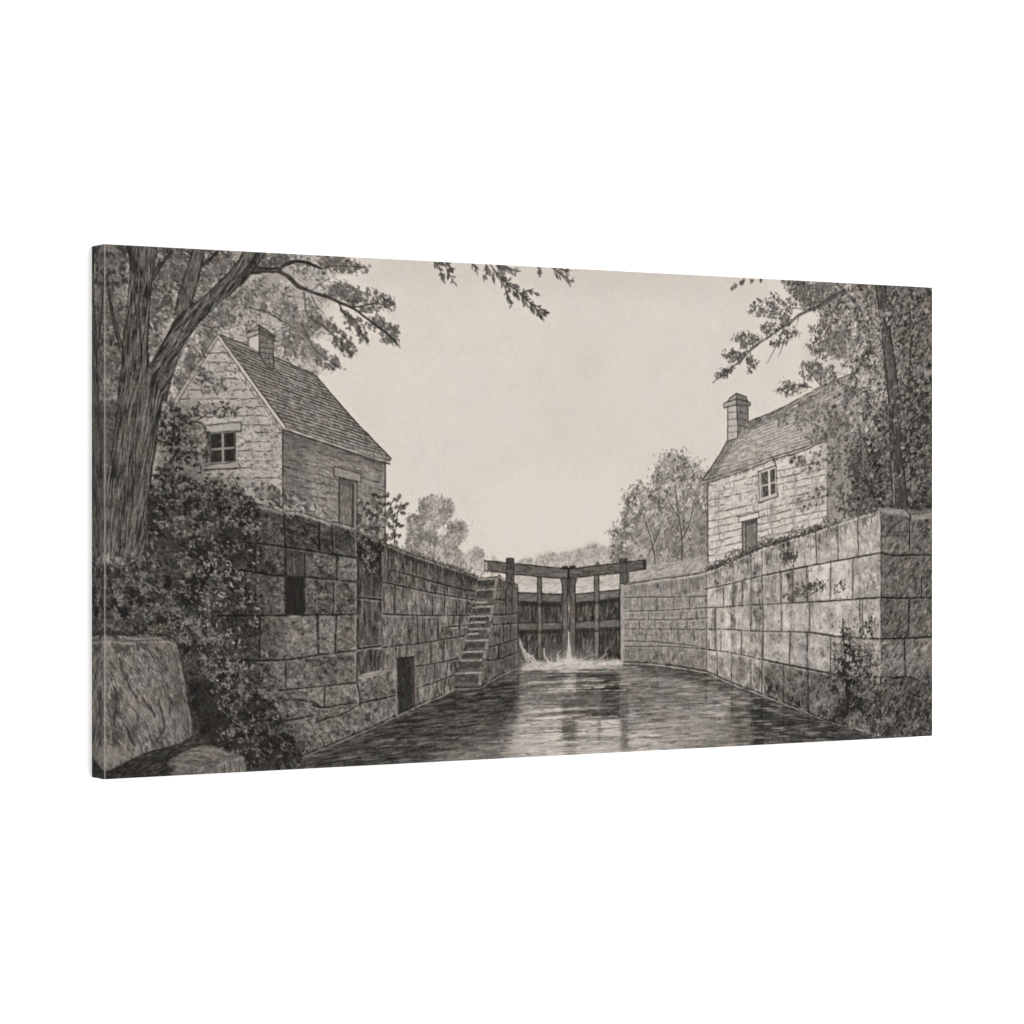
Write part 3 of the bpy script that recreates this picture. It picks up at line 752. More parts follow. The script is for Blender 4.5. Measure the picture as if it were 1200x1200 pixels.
# ---- lock walls ----------------------------------------------------------------------------------
def streaks(m, tones, n, ln=(8, 24), op=.42, dens=None):
    hatch(m, tones, n, ln, math.radians(89), .07, (.45, .75), op, dens)


# far left wall
C = mask([(430, 630), (455, 638), (485, 650), (515, 660), (537.5, 667.5), (561, 675.5), (557, 700), (550, 727), (545, 754), (539, 775), (532.5, 807.5), (521, 814), (488, 828), (467, 838.5), (446, 848), (440, 700)])
g = noise(8, 26, 2)
lay(C, 106 + 9 * g)
rough(C, 8, 2.4); rough(C, 7, 4, 12); rough(C, 10, 26, 18)
lay(blur(mask([(440, 632), (561, 676), (556, 700), (500, 684), (446, 690)], 0), 5) * C, 84, .65)
lay(blur(mask([(500, 740), (548, 726), (536, 790), (490, 820)], 0), 9) * C, 116, .5)
lay(blur(mask([(440, 632), (458, 640), (456, 740), (444, 760)], 0), 4) * C, 96, .4)
streaks(C, (64, 142), 2300); streaks(C, (44, 74), 520, dens=np.clip(noise(10, 30, 2), 0, 2))
hatch(C, (60, 150), 1100, (3, 6), 1.2, .9, (.45, .6), .5, curve=.6)
flecks(C, 18, 20, 4.5, 12, 0, .25)
courses([[(435, 679), (458, 684), (488, 690.5), (520, 697), (556, 703)], [(458, 668), (478, 673), (497, 678.5), (520, 685), (542, 690.5), (558, 693)], [(447.5, 719.5), (470, 720.5), (492.5, 721), (520, 721), (552, 721)],
         [(447, 759.5), (464, 757), (488, 754), (515, 750), (542, 745.5)], [(485, 781), (512, 777), (537.5, 771.5)], [(488, 807), (509, 799.5), (534, 790)], [(520, 735), (552, 732)]], C,
        [[(455, 640), (455, 668)], [(492, 655), (493, 680)], [(497, 680), (497, 690)], [(521, 692), (521, 720)], [(463, 686), (462, 720)], [(489, 722), (490, 753)], [(513, 722), (514, 750)], [(535, 704), (535, 721)], [(540, 722), (538, 745)], [(505, 753), (505, 778)], [(520, 752), (519, 776)],
         [(464, 758), (464, 772)], [(510, 779), (509, 799)], [(525, 776), (523, 793)], [(507, 700), (507, 721)], [(548, 696), (546, 720)], [(450, 690), (450, 718)], [(522, 796), (520, 812)]], 48, .45, 14, .14)
tp = [(436, 632), (455, 638.5), (485, 650.5), (515, 660.5), (537.5, 667.8), (560, 676)]
line([(x, y + 1.2) for x, y in tp], 1.2, 1.0, 158, .7, .6, .5); line(tp, .6, .6, 60, .6, .7, .6)
# clumps that hang over its coping
for x in np.linspace(440, 556, 44):
    y = np.interp(x, [q[0] for q in tp], [q[1] for q in tp])
    marks(P([(x + rng.normal(0, 1), y - rng.uniform(-1, 2.6))]), rng.uniform(0, 3), rng.uniform(3, 6), 1.1, rng.normal(76, 14), .7, leaf=True)
    hatch(mask([(x - 2, y + 3), (x + 3, y + 3), (x + 2, y + 3 + rng.uniform(5, 22)), (x, y + 8)], .8) * C, (44, 66), 6, (5, 12), 1.57, .1, (.5, .7), .6)
for x, y in ((548, 669), (542, 664), (553, 672)):
    line([(x - 3, y), (x - 1, y - 5), (x + 3, y - 5), (x + 4, y)], .6, .5, 92, .6)
drain = mask([(465.5, 772), (485.5, 769), (487, 828), (467, 838)]); lay(drain, 50); streaks(drain, (34, 68), 240, (6, 14)); lay(mask([(481, 771), (485.5, 770), (487, 828), (483, 830)], 1), 78, .5)
line([(465.5, 772), (485.8, 769)], .8, .8, 34, .9); line([(486, 770), (487.2, 828)], .7, .7, 130, .5)
part('drawn_lock_wall', C, 'far stretch of the left stone lock wall beside the steps')
idd = part('drawn_drain_opening', drain, 'dark drain opening at the foot of the left lock wall')

# recessed pier and its ledge
B = mask([(417, 622), (430, 628), (448, 634), (447.5, 790), (464, 800), (464.5, 842), (440, 852), (419, 860)])
lay(B, 80); rough(B, 9, 5, 24); rough(B, 9, 14, 30); streaks(B, (42, 122), 900); streaks(B, (34, 52), 220, (10, 30)); flecks(B, 18, 22, 4, 16, 0, .25)
lay(blur(mask([(418, 624), (446, 634), (446, 690), (418, 690)], 0), 6) * B, 58, .5)
courses([[(418, 760.5), (448, 756.5)], [(418, 700), (447, 703)]], B, [], 36, .8, 8)
blk = mask([(420.5, 793), (464, 786), (464.5, 840), (440, 851), (421, 858)]); lay(blk, 98); rough(blk, 9, 3); streaks(blk, (60, 140), 330, (4, 12)); hatch(blk, (60, 140), 160, (3, 7), .6, 1, (.45, .6), .5)
led = mask([(419, 795), (424, 790), (446, 785), (450, 786.5), (449, 790), (430, 794.5)]); lay(led, 150); hatch(led, (96, 166), 50, (5, 12), -.15, .1, (.45, .6), .6)
flecks(blk, 26, 22, 5, 6, 0, .22)
courses([[(422, 824), (445, 819), (464, 815)]], blk, [], 46, .8, 16)
line([(464, 785), (464.6, 838)], .7, .7, 140, .6); line([(448, 634), (447.6, 700), (447.6, 786)], .7, .7, 124, .4, .6, .9)
line([(452, 786), (463, 785)], .8, .7, 140, .6)
part('drawn_pier', np.clip(B + blk, 0, 1), 'recessed dark pier with a ledge block in the left lock wall')

# near left wall
A = mask([(232, 588), (255, 588), (297.5, 591), (312, 595), (332, 600.5), (353, 602), (372, 608), (388, 613), (404, 616), (416, 620), (418.7, 624), (418.7, 730), (418, 795), (421.5, 814), (421.5, 859), (388, 874), (353, 888), (300, 900), (232, 900)])
lay(A, 100 + 7 * noise(30, octaves=2)); rough(A, 12, 34, 24); rough(A, 10, 6, octaves=2); rough(A, 10, 2.4)
lay(blur(mask([(255, 588), (298, 591), (353, 602), (416, 620), (418, 653), (332, 640), (255, 632)], 0), 4) * A, 84, .6)
lay(blur(mask([(255, 590), (300, 592), (302, 680), (300, 890), (255, 890)], 0), 10) * A, 76, .45)
lay(blur(mask([(345, 740), (392, 735), (395, 762), (345, 770)], 0), 8) * A, 112, .5)
lay(blur(mask([(340, 790), (418, 790), (420, 850), (370, 870), (345, 850)], 0), 9) * A, 114, .5)
hatch(A, (54, 150), 4200, (3, 8), .9, 1.1, (.45, .75), .52, curve=.7)
streaks(A, (58, 140), 1300, (5, 16)); hatch(A, (40, 66), 700, (3, 8), .4, 1.2, (.5, .8), .5, dens=np.clip(noise(16, octaves=2), 0, 2))
niche = mask([(336, 645), (356, 647), (356.5, 675), (335.6, 674)]); lay(niche, 74); streaks(niche, (48, 120), 90, (5, 14))
line([(338, 646), (345, 652), (355, 647)], .7, .6, 42, .8); line([(343, 652), (346, 672)], .9, .6, 122, .6)
slot = mask([(335.6, 675), (356.6, 676), (356.4, 720.5), (335.2, 721)]); lay(slot, 44); streaks(slot, (34, 60), 160, (5, 14))
line([(338, 722), (350, 722.5)], 1, .8, 140, .7)
na = np.clip(1 - niche - slot, 0, 1)
flecks(A * na, 22, 22, 9, 5, .5, .22); flecks(A * na, 16, 18, 4, 3, -.4, .25)
rA = [[(270, 634), (303.5, 637), (332, 640.5), (362, 645), (392, 650), (418, 654)], [(268, 667), (300, 671), (320, 674), (357.5, 676), (395, 680), (418, 682)], [(256, 721.5), (300, 721.5), (360, 720.8), (418, 720)],
         [(299, 774), (335, 773), (377, 767), (418, 762)], [(326, 809), (360, 806), (380, 804), (418, 800)]]
jA = [[(333.5, 602), (334, 640)], [(389, 614), (390, 648)], [(334.8, 642), (335, 722)], [(357.3, 648), (357.3, 720)], [(395, 651), (395, 680)], [(391, 682), (391, 719)], [(394, 722), (393, 765)], [(372, 722), (373, 768)], [(299, 640), (298, 668)], [(288, 672), (288, 720)],
         [(305, 724), (304, 772)], [(335, 775), (335, 806)], [(381, 802), (380, 828)], [(374, 610), (374, 640)]]
bedsA = [[(232, 586), (297, 591), (353, 602), (418, 620)], [(232, 631)] + rA[0], [(232, 664)] + rA[1], [(232, 721.5)] + rA[2], [(232, 776)] + rA[3], [(232, 816)] + rA[4], [(232, 850), (344, 838), (421, 826)], [(232, 900), (353, 888), (422, 859)]]
blocks(bedsA, A * na, jA, 300, 419, 8, 9, 14)
courses(rA, A * na, [j for j in jA if j[0][0] > 286], 36, .6, 24, .22)
for l in ([(344, 820), (360, 822), (372, 826), (374, 838), (370, 848)], [(372, 846), (385, 841), (398, 838), (410, 832), (421, 825)], [(366, 826), (380, 829), (400, 826), (421, 824)], [(330, 846), (350, 842), (368, 838)]):
    line(l, 1.1, .7, 34, .85, .7, .5); line([(x, y + 2.4) for x, y in l], .7, .6, 150, .45, .6, .7)
tp = [(297.5, 591.5), (312, 595), (331, 601)], [(334, 600), (353, 602.5), (372, 608.5), (387, 614)], [(390, 613.5), (404, 616), (416, 620)]
for q in tp:
    line([(x, y + .8) for x, y in q], 1.4, 1.2, 164, .85, .6, .5); line([(x, y - 1.8) for x, y in q], .7, .6, 50, .8, .6, .5)
for l in ([(418, 624), (418.4, 652)], [(418.2, 656), (418.2, 681)], [(418, 685), (418, 718)], [(418, 724), (417.8, 760)], [(417.6, 765), (417.5, 797)], [(418, 803), (420.6, 815), (420.8, 826)]):
    line([(x - 1.2, y) for x, y in l], .8, .7, 150, .6, .4, .5); line([(x + .9, y) for x, y in l], .9, .8, 34, .8, .4, .3)
part('drawn_lock_wall', A, 'near left stone lock wall of large square blocks')
part('drawn_wall_niche', np.clip(niche + slot, 0, 1), 'dark upright slot in the near left lock wall')

# steps
st = mask([(561, 677), (585, 675), (580, 710), (576, 735), (571, 764), (566, 787), (564, 806.5), (532, 807.5), (533, 789), (540, 772), (545, 754), (550, 728), (557, 700)])
lay(st, 80); rough(st, 10, 3); hatch(st, (52, 122), 420, (4, 10), 0, .4, (.45, .65), .5)
Lx = lambda y: np.interp(y, [677, 700, 728, 754, 772, 789, 807], [561, 557, 550, 545, 540, 533, 532]); Rx = lambda y: np.interp(y, [675, 710, 735, 764, 787, 807], [585, 580, 576, 571, 566, 564])
ys = (678.5, 691, 706, 711, 722, 729.5, 737, 743, 750.5, 764, 774, 788.8, 807)
fr_ = (1, 1, .62, 1, 1, .7, 1, .5, 1, 1, .85, 1)
for i, (y, f) in enumerate(zip(ys[:-1], fr_)):
    a, b = Lx(y) + rng.uniform(-.5, 1.5), Rx(y); h = max(3.0, (ys[i + 1] - y))
    b = a + (b - a) * f
    lay(mask([(a, y + 2.2), (b, y + 1.2), (b - 1.5, y + 2.2 + h * .45), (a - .8, y + 3 + h * .45)], .7), 62, .65)          # shade under the nosing
    lay(mask([(a, y + h * .7), (b - 1, y + h * .6), (b - 2, y + h), (a - 1, y + h + .5)], .8), 100, .5)                  # stone riser
    lay(mask([(a - .5, y - .4), (b, y - 1.5), (b, y + .6), (a - .5, y + 1.7)], .5), 140, .75)                           # worn tread
    line([(a, y), ((a + b) / 2, y - .3), (b, y - 1)], .6, .55, 166, .4, .5, 1.0)
    if f > .9:
        lay(mask([(b - 4.5, y + .5), (b - .6, y), (b - 1.8, y + h * .75), (b - 5.6, y + h * .75)], .5), 140, .7)
        line([(b, y - 1), (b - .4, y + h * .5), (b - 2, y + h)], .8, .7, 40, .6, .4, .5)
hatch(st, (44, 130), 150, (3, 8), 0.1, .6, (.45, .65), .5)
for y0, y1 in zip(ys[:-1:2], ys[1::2]):
    line([(Lx(y0), y0 + 2), (Lx(y0) - .3, (y0 + y1) / 2 + 2), (Lx(y1), y1)], 1.1, .9, 38, .6, .8, .6)
part('drawn_steps', st, 'narrow stone steps climbing the left lock wall')

# gate pier beside the steps
D = mask([(585, 675), (590, 679), (607, 687.5), (607.4, 783), (590, 790), (564, 806.5), (566, 787), (571, 764), (576, 735), (580, 710)])
lay(D, 90); rough(D, 7, 4, 14); rough(D, 7, 2.4); flecks(D, 22, 20, 4, 9, 0, .25); streaks(D, (56, 132), 520, (6, 18)); streaks(D, (40, 60), 130, (5, 14))
lay(blur(mask([(590, 700), (607, 700), (607, 783), (585, 792)], 0), 4) * D, 76, .5)
courses([[(578, 720), (592, 720), (607, 718)], [(577, 732), (607, 730)], [(572, 758), (590, 754), (607, 748)], [(568, 774), (585, 772), (607, 764)], [(580, 703), (593, 703)]], D, [[(593, 690), (593, 718)], [(590, 733), (590, 754)], [(600, 688), (600, 718)], [(598, 732), (598, 750)], [(585, 756), (584, 772)]], 42, .6, 14, .15)
line([(584.5, 674.5), (590, 679), (606.5, 687.5)], 1.0, .9, 150, .6); line([(584, 673.4), (590, 677), (607, 686)], .7, .7, 48, .8); line([(607, 688), (607.3, 782)], .9, .9, 50, .8, .3, .3); line([(605, 690), (605, 780)], .9, .9, 116, .4, .4, .4)
part('drawn_gate_pier', D, 'stone pier between the steps and the lock gates')

# ---- lock gates -----------------------------------------------------------------------------------
leafL = mask([(607, 694), (658, 696), (660, 776), (607, 784)]); leafR = mask([(674, 696), (727, 691), (727, 776), (672, 776)])
for m in (leafL, leafR):
    lay(m, 62); streaks(m, (34, 92), 520, (6, 18)); streaks(m, (96, 136), 90, (5, 16), .45); flecks(m, 14, 22, 2.6, 14, 0, .3)
for l in ([(716, 718), (721, 708)], [(711, 722), (713, 706)], [(686, 722), (688, 708)], [(692, 724), (692, 712)], [(716, 760), (722, 744)], [(690, 764), (694, 748)], [(708, 768), (716, 752)], [(706, 772), (712, 758)], [(683, 760), (684, 748)]):
    line(l, .8, .5, 132, .55, .5)
wood = []
def timber(poly, tone=98, ang=0.0, n=60, edge=44):
    m = mask(poly, .4); lay(m, tone); k = int(m.sum() / 7)
    hatch(m, (tone - 34, tone + 30), k, (5, 14), ang, .06, (.45, .6), .45)
    line(list(poly) + [poly[0]], .65, .65, edge, .75, .2, .3, curved=False)
    wood.append(m); return m


timber([(607, 694.5), (640, 696.3), (658.5, 696.3), (658.5, 706), (640, 706), (607, 704.8)], 98, 0)
timber([(607, 730), (658.5, 729.5), (658.5, 737.5), (607, 739)], 92)
timber([(674.5, 696.5), (700, 694), (726, 691), (726, 700.5), (700, 704), (674.5, 706.2)], 104, -.06)
timber([(674.5, 729), (726, 725.5), (726, 735), (674.5, 737.5)], 100, -.05)
timber([(629.8, 676), (634.6, 676), (635.4, 772), (630, 773)], 98, 1.57)
timber([(696.6, 672), (702, 672), (702, 772), (696.4, 773)], 106, 1.57)
lay(mask([(607, 706), (658, 707.5), (658, 711), (607, 710)], 1), 40, .6); lay(mask([(675, 707), (726, 702), (726, 705), (675, 711)], 1), 42, .6); lay(mask([(607, 740), (658, 739), (658, 742), (607, 743)], 1), 40, .6); lay(mask([(675, 739), (726, 736), (726, 739), (675, 742)], 1), 42, .6)
timber([(593.4, 655), (594.6, 654), (601, 654), (602, 655), (602.4, 686), (593, 681)], 86, 1.57)
timber([(658.5, 665), (665, 664), (665.6, 772), (659.5, 772)], 96, 1.57)
timber([(667.6, 664), (674, 663), (674.3, 772), (667.4, 772)], 92, 1.57)
timber([(726.2, 657), (728, 654.8), (733.4, 654.6), (734.4, 656), (734.2, 684), (726.6, 685)], 96, 1.57)
lay(mask([(734.4, 671), (737.5, 670.5), (737, 683), (734.4, 683.5)], .4), 80)
lay(mask([(656, 678), (659, 678), (659, 696), (658, 684)], .4), 84); lay(mask([(674, 678), (677, 677.5), (675, 684), (674.6, 696)], .4), 84)
timber([(568, 657), (600, 660), (640, 664.2), (665.6, 666.8), (665.6, 678), (640, 676.6), (628, 675.3), (592, 671.8), (568, 668.8)], 100, .09)
timber([(666.4, 667), (696, 663), (726, 660), (756.8, 656), (756.8, 667), (725, 671.6), (696, 674.4), (666.4, 678)], 96, -.11)
lay(mask([(568.6, 658.4), (570.8, 658.6), (570.8, 668), (568.6, 667.6)], .4), 168, .9); lay(mask([(753.5, 657), (756.6, 656.6), (756.6, 666.6), (753.5, 667)], .4), 58, .8)
for q in ([(594, 655), (602, 655), (602, 675), (594, 674)], [(727, 655), (734, 655), (734, 672), (727, 672)]):
    m = mask(q, .4); lay(m, 84, .55); line([(q[0][0], q[0][1]), (q[3][0], q[3][1])], .6, .6, 50, .7); line([(q[1][0], q[1][1]), (q[2][0], q[2][1])], .6, .6, 50, .7)
for x, y in ((597.5, 664.5), (731, 657), (700, 660.5), (662, 664.5), (671, 664)):
    marks(P([(x, y)]), 0, 4, 2.0, 40, .8, leaf=True); marks(P([(x - .6, y - .8)]), 0, 2.5, .9, 140, .5, leaf=True)
line([(666.6, 666), (666.3, 700), (666.3, 740)], 1.0, .9, 34, .85)
gate = np.clip(leafL + leafR + sum(wood), 0, 1)
# quoin strip on the right of the gates
jb = mask([(726.6, 684.5), (731.6, 685), (731.8, 777), (726.8, 777)], .4); lay(jb, 150); streaks(jb, (100, 176), 60, (5, 12)); line([(726.4, 686), (726.8, 777)], .8, .8, 46, .8); line([(731.8, 686), (732, 776)], .6, .6, 76, .7)
part('drawn_gate_jamb', jb)
part('drawn_lock_gate', gate, 'pair of closed timber lock gates with balance beams')
part('drawn_balance_beam', np.clip(wood[-2] + wood[-1], 0, 1), 'two heavy balance beams meeting over the gates')
# ---- right lock wall -------------------------------------------------------------------------------
topE = [(731.6, 685), (755, 681.5), (780, 677.5), (805, 674.5), (825, 670.7), (840, 664.5), (859.5, 656.8), (877.5, 648), (900, 639.5), (931, 630), (972, 616.7), (1005, 605.7), (1031.5, 597)]
botE = [(1031.5, 862), (1022, 863), (987.5, 850.5), (945.5, 835.3), (920, 825.3), (887, 812.3), (857, 801), (827, 787.7), (806, 784), (787, 781.2), (753, 778), (731.8, 777.4)]
botE = [(1033, 870)] + botE
E = mask(topE + botE)
lay(E, 166 + 9 * noise(26, 40, 2)); rough(E, 7, 3); rough(E, 6, 5, 16)
e1 = blur(mask([(731, 684), (780, 677), (827, 670), (828, 788), (787, 781), (731, 778)], 0), 2) * E
lay(e1, 138, .8); lay(blur(mask([(731, 684), (780, 676), (827, 669), (827, 684), (780, 692), (731, 700)], 0), 4) * E, 118, .6)
lay(blur(mask([(731, 757), (787, 757), (827, 760), (827, 790), (731, 779)], 0), 3) * E, 102, .6)
streaks(e1, (98, 166), 1200, (5, 16)); streaks(e1, (70, 100), 260, (4, 12), .4)
hatch(e1, (104, 170), 500, (5, 12), 0, .3, (.45, .6), .4)
e2 = E * (1 - e1)
lay(blur(mask([(829, 672), (862, 660), (862, 790), (829, 785)], 0), 5) * e2, 186, .6)
streaks(e2, (112, 192), 1500, (6, 20), .42, np.clip(.35 + noise(12, 40, 2), 0, 2))
hatch(e2, (108, 196), 2300, (3, 8), -.9, .8, (.45, .65), .42, curve=.6)
# run-off stains below the coping
for x, y, w, h, tn in ((858, 660, 3, 120, 92), (861, 680, 2.5, 60, 84), (884, 650, 3.5, 150, 92), (890, 660, 3, 150, 88), (880, 690, 3, 100, 110), (838, 668, 5, 26, 118), (872, 655, 4, 40, 116), (846, 690, 2.5, 60, 128), (905, 640, 3, 70, 120), (922, 633, 7, 44, 66), (926, 650, 4, 60, 86), (928, 690, 4, 60, 104),
                        (945, 626, 3, 40, 112), (905, 700, 3, 60, 128), (957, 625, 3, 50, 118), (985, 615, 2, 40, 128), (868, 760, 5, 50, 104), (846, 770, 6, 22, 110), (910, 780, 4, 40, 112), (836, 700, 2, 70, 146), (891, 720, 3, 100, 84), (950, 700, 4, 60, 126), (900, 650, 4, 30, 96)):
    m = blur(mask([(x - w, y), (x + w, y - 1), (x + w * .8, y + h), (x - w * .5, y + h * .9)], 0), 2.6) * E * np.clip(.55 + .9 * noise(7, 22, 2), 0, 1)
    lay(m, tn, .5); streaks(m, (tn - 30, tn + 20), m.sum() / 8, (6, 18), .55)
for x in np.linspace(831, 1028, 120):                     # dark dribbles under the coping
    y = np.interp(x, [q[0] for q in topE], [q[1] for q in topE]); h = abs(rng.normal(0, 9)) + 3
    line([(x, y + 3), (x + rng.normal(0, .8), y + 3 + h)], rng.uniform(.6, 1.4), .45, rng.uniform(84, 120), .5, .3, .5, clip=E)
lay(blur(mask([(829, 760), (880, 770), (895, 815), (829, 788)], 0), 5) * E, 138, .45)
lay(blur(mask([(895, 775), (950, 785), (990, 795), (1032, 800), (1031, 862), (985, 850), (895, 815)], 0), 7) * E, 112, .6)
lay(blur(mask([(895, 720), (1031, 748), (1031, 800), (895, 780)], 0), 9) * E, 150, .4)
hatch(mask([(895, 775), (1032, 795), (1031, 862), (985, 850), (895, 815)], 3) * E, (62, 146), 900, (3, 8), -.9, .8, (.5, .7), .55, curve=.6)
hatch(mask([(885, 780), (920, 810), (1000, 852), (985, 850), (880, 808)], 3) * E, (46, 90), 260, (4, 12), 1.5, .2, (.5, .7), .55)
rE = [[(732, 700), (762, 699.5), (790, 699.5), (828, 698.5)], [(762, 697), (792, 694), (826, 690.5), (856.5, 684), (875, 679), (893, 674.6), (935, 666), (981, 657), (1032, 648)], [(729, 716.5), (780, 715), (828, 712), (855, 711), (880, 709), (950, 705.6), (1032, 700)],
      [(729, 726), (790, 726), (831, 724)], [(732, 737), (825, 737.5), (855, 737.5), (880, 739.5), (950, 741), (990, 747), (1032, 748.7)], [(730, 751), (770, 752), (800, 755), (827, 760)], [(730, 757.5), (787, 757.5), (827, 761), (858, 765), (895, 773), (917, 778), (946, 783.5), (990, 792), (1032, 794)]]
jE = []
for x in (752, 770, 790, 808):
    jE += [[(x, 700), (x, 716)], [(x + 8, 717), (x + 8, 726)], [(x - 3, 727), (x - 3, 737)], [(x + 5, 738), (x + 5, 751)]]
jE += [[(827.5, 671), (827.8, 787)], [(838, 725), (838, 738)], [(848, 688), (848, 711)], [(859, 684), (859, 711)], [(870, 681), (870, 709)], [(838, 711), (838, 738)], [(857.5, 765), (857, 800)], [(838.5, 738), (838.5, 762)], [(845, 740), (845, 762)], [(880, 772), (880, 808)], [(840, 762), (841, 792)],
       [(893, 641), (893, 674)], [(931, 631), (930, 665)], [(956, 623), (957, 661)], [(982, 614), (982, 656)], [(1005, 607), (1006, 651)], [(893, 675), (893.5, 708)], [(915, 671), (915, 707)], [(928.5, 668), (929, 706)], [(946, 664), (946, 705)], [(973.5, 659), (973, 703)], [(999.5, 654), (999, 701)],
       [(894, 709), (894, 740)], [(916, 708), (916, 740)], [(949, 706), (948.5, 740)], [(988, 726), (988, 747)], [(1007.5, 702), (1008, 747)], [(1011, 702), (1010, 747)], [(894, 741), (894, 773)], [(926, 741), (925, 780)], [(946, 742), (946, 784)], [(973.5, 745), (973, 788)], [(918, 779), (918.5, 824)], [(947, 785), (947.5, 835)], [(893, 774), (893, 815)],
       [(880, 650), (880, 677)], [(880, 680), (880, 708)], [(880, 711), (880, 739)], [(869, 742), (869, 767)]]
rough(E * (1 - .7 * e1), 20, 20, 15, -.3, 3); rough(E, 9, 4, 3.2, -.6, 2); flecks(E * (1 - .6 * e1), 26, 15, 7, 8, -.4, .26); flecks(E, 9, 9, 3, 5, 0, .3)
bedsE = [topE, rE[1], rE[2], [(731, 737)] + rE[4][1:], [(731, 757)] + rE[6][1:], botE[::-1]]
blocks(bedsE, E, [j for j in jE if j[0][0] > 829], 829, 1031, 7, 9, 10)
jl = [j for j in jE if j[0][0] < 829]; jr = [j for j in jE if j[0][0] >= 829]
courses([rE[0], rE[3]] + [[q for q in r if q[0] < 832] for r in (rE[2], rE[4], rE[5], rE[6])], E, jl, 86, .42, 8, .12)
courses([[q for q in r if q[0] > 822] for r in (rE[1], rE[2], rE[4], rE[6])], E, jr, 66, .45, 14, .16)
for i in (1, 2, 4, 6):
    line([q for q in rE[i] if q[0] > 885], .7, .9, 48, .75, .6, .6, clip=E)
line([(x, y + 1.3) for x, y in topE], 1.2, 1.3, 190, .7, .5, .4); line(topE, .7, .8, 72, .75, .6, .5)
part('drawn_lock_wall', E, 'pale right-hand stone lock wall curving away with run-off stains')
# its end face
F = mask([(1031, 598), (1040, 595), (1061.5, 597.5), (1098, 599), (1098, 870), (1031, 866)])
lay(F, 112 + 7 * noise(22, octaves=2)); rough(F, 8, 3.2, octaves=2); rough(F, 9, 7, 3, math.radians(-40))
lay(blur(mask([(1033, 612), (1064, 612), (1064, 626), (1033, 626)], 0), 3) * F, 80, .6); lay(blur(mask([(1035, 634), (1058, 634), (1060, 648), (1035, 648)], 0), 3) * F, 128, .5)
lay(blur(mask([(1033, 704), (1063, 704), (1063, 746), (1033, 746)], 0), 3) * F, 88, .55); lay(blur(mask([(1031, 796), (1098, 790), (1098, 870), (1031, 870)], 0), 5) * F, 82, .65)
lay(blur(mask([(1034, 752), (1058, 752), (1058, 790), (1034, 790)], 0), 3) * F, 98, .4)
hatch(F, (62, 158), 2600, (4, 11), math.radians(-48), .3, (.5, .75), .5, curve=.3); hatch(F, (50, 84), 700, (3, 9), math.radians(-48), .5, (.5, .8), .5, dens=np.clip(noise(14, octaves=2), 0, 2))
flecks(F, 20, 20, 8, 3.5, -.8, .22)
tf = mask([(1031, 597), (1038, 595.5), (1061.5, 598), (1067, 604), (1098, 601.5), (1098, 608), (1068, 609), (1060, 603.5), (1033, 601.5)]); lay(tf, 146, .85); hatch(tf, (104, 170), 90, (5, 14), .1, .15, (.45, .65), .5)
jF = [[(1066, 606), (1066, 648)], [(1066, 703), (1064, 746)], [(1060, 750), (1061, 792)]]
blocks([[(1031, 600), (1098, 604)], [(1031, 648), (1098, 650.6)], [(1031, 700), (1098, 700)], [(1031, 748.5), (1098, 746)], [(1031, 793), (1098, 796)]], F, jF, 1031, 1097, 8, 14, 12)
courses([[(1032, 648), (1050, 651), (1066, 650), (1098, 650.6)], [(1032, 700), (1060, 701), (1098, 700)], [(1032, 748.5), (1062, 748), (1098, 746)], [(1026, 793), (1047, 794.5), (1058, 793)]], F,
        [[(1066, 606), (1066, 648)], [(1080, 676), (1080, 699)], [(1066, 703), (1064, 746)], [(1060, 750), (1061, 792)]], 40, .85, 22, .25)
line([(1032, 628), (1064, 628)], .7, .7, 64, .6); line([(1061, 598), (1067, 604), (1067, 610)], .9, .9, 50, .8, .3, .3, curved=False); line([(1031, 602), (1031.2, 700), (1031, 792)], .9, .9, 190, .5, .4, .5); line([(1033, 604), (1033, 792)], .7, .7, 62, .5, .4, .6)
for l in ([(1045, 796), (1062, 793), (1078, 798)], [(1040, 800), (1046, 820), (1042, 840)], [(1058, 794), (1050, 815), (1036, 830)], [(1066, 812), (1080, 818), (1096, 830)], [(1060, 830), (1075, 850), (1094, 858)]):
    line(l, 1.0, .6, 44, .75, .7, .5)
part('drawn_wall_end', F, 'shaded end face of the right lock wall, of big rough blocks')
# weeds on and in the right wall
cov = np.zeros_like(V)
for x in np.linspace(829, 972, 110):
    y = np.interp(x, [q[0] for q in topE], [q[1] for q in topE])
    hgt = 5 + 7 * max(0, math.sin(x * .17)) + rng.uniform(0, 4)
    n = 6; up = rng.uniform(0, 1, n) ** 1.4 * hgt; c = P(np.c_[x + rng.normal(0, 2.0, n), y + .8 - up])
    cov = np.maximum(cov, marks(c, rng.normal(-1.0, .8, n), rng.uniform(2.5, 5.5, n), rng.uniform(.6, 1.0, n), np.clip(72 + up * 4, 60, 122) + rng.normal(0, 14, n), .6, rng.normal(0, .7, n), leaf=True))
    if rng.random() < .45:
        line([(x, y), (x + rng.normal(1, 2), y - rng.uniform(4, hgt + 3))], .5, .42, 96, .6)
for x in np.linspace(972, 1031, 22):
    y = np.interp(x, [q[0] for q in topE], [q[1] for q in topE])
    n = 5; c = P(np.c_[x + rng.normal(0, 2, n), y - rng.uniform(-.5, 6, n)])
    marks(c, rng.normal(-.8, .8, n), rng.uniform(3, 6, n), 1.1, rng.choice([80, 110, 160], n), .65, leaf=True)
for x in np.linspace(738, 826, 30):
    y = np.interp(x, [q[0] for q in topE], [q[1] for q in topE])
    marks(P([(x, y - 1)]), rng.uniform(-1.4, -.2), 3.5, .8, 84, .7)
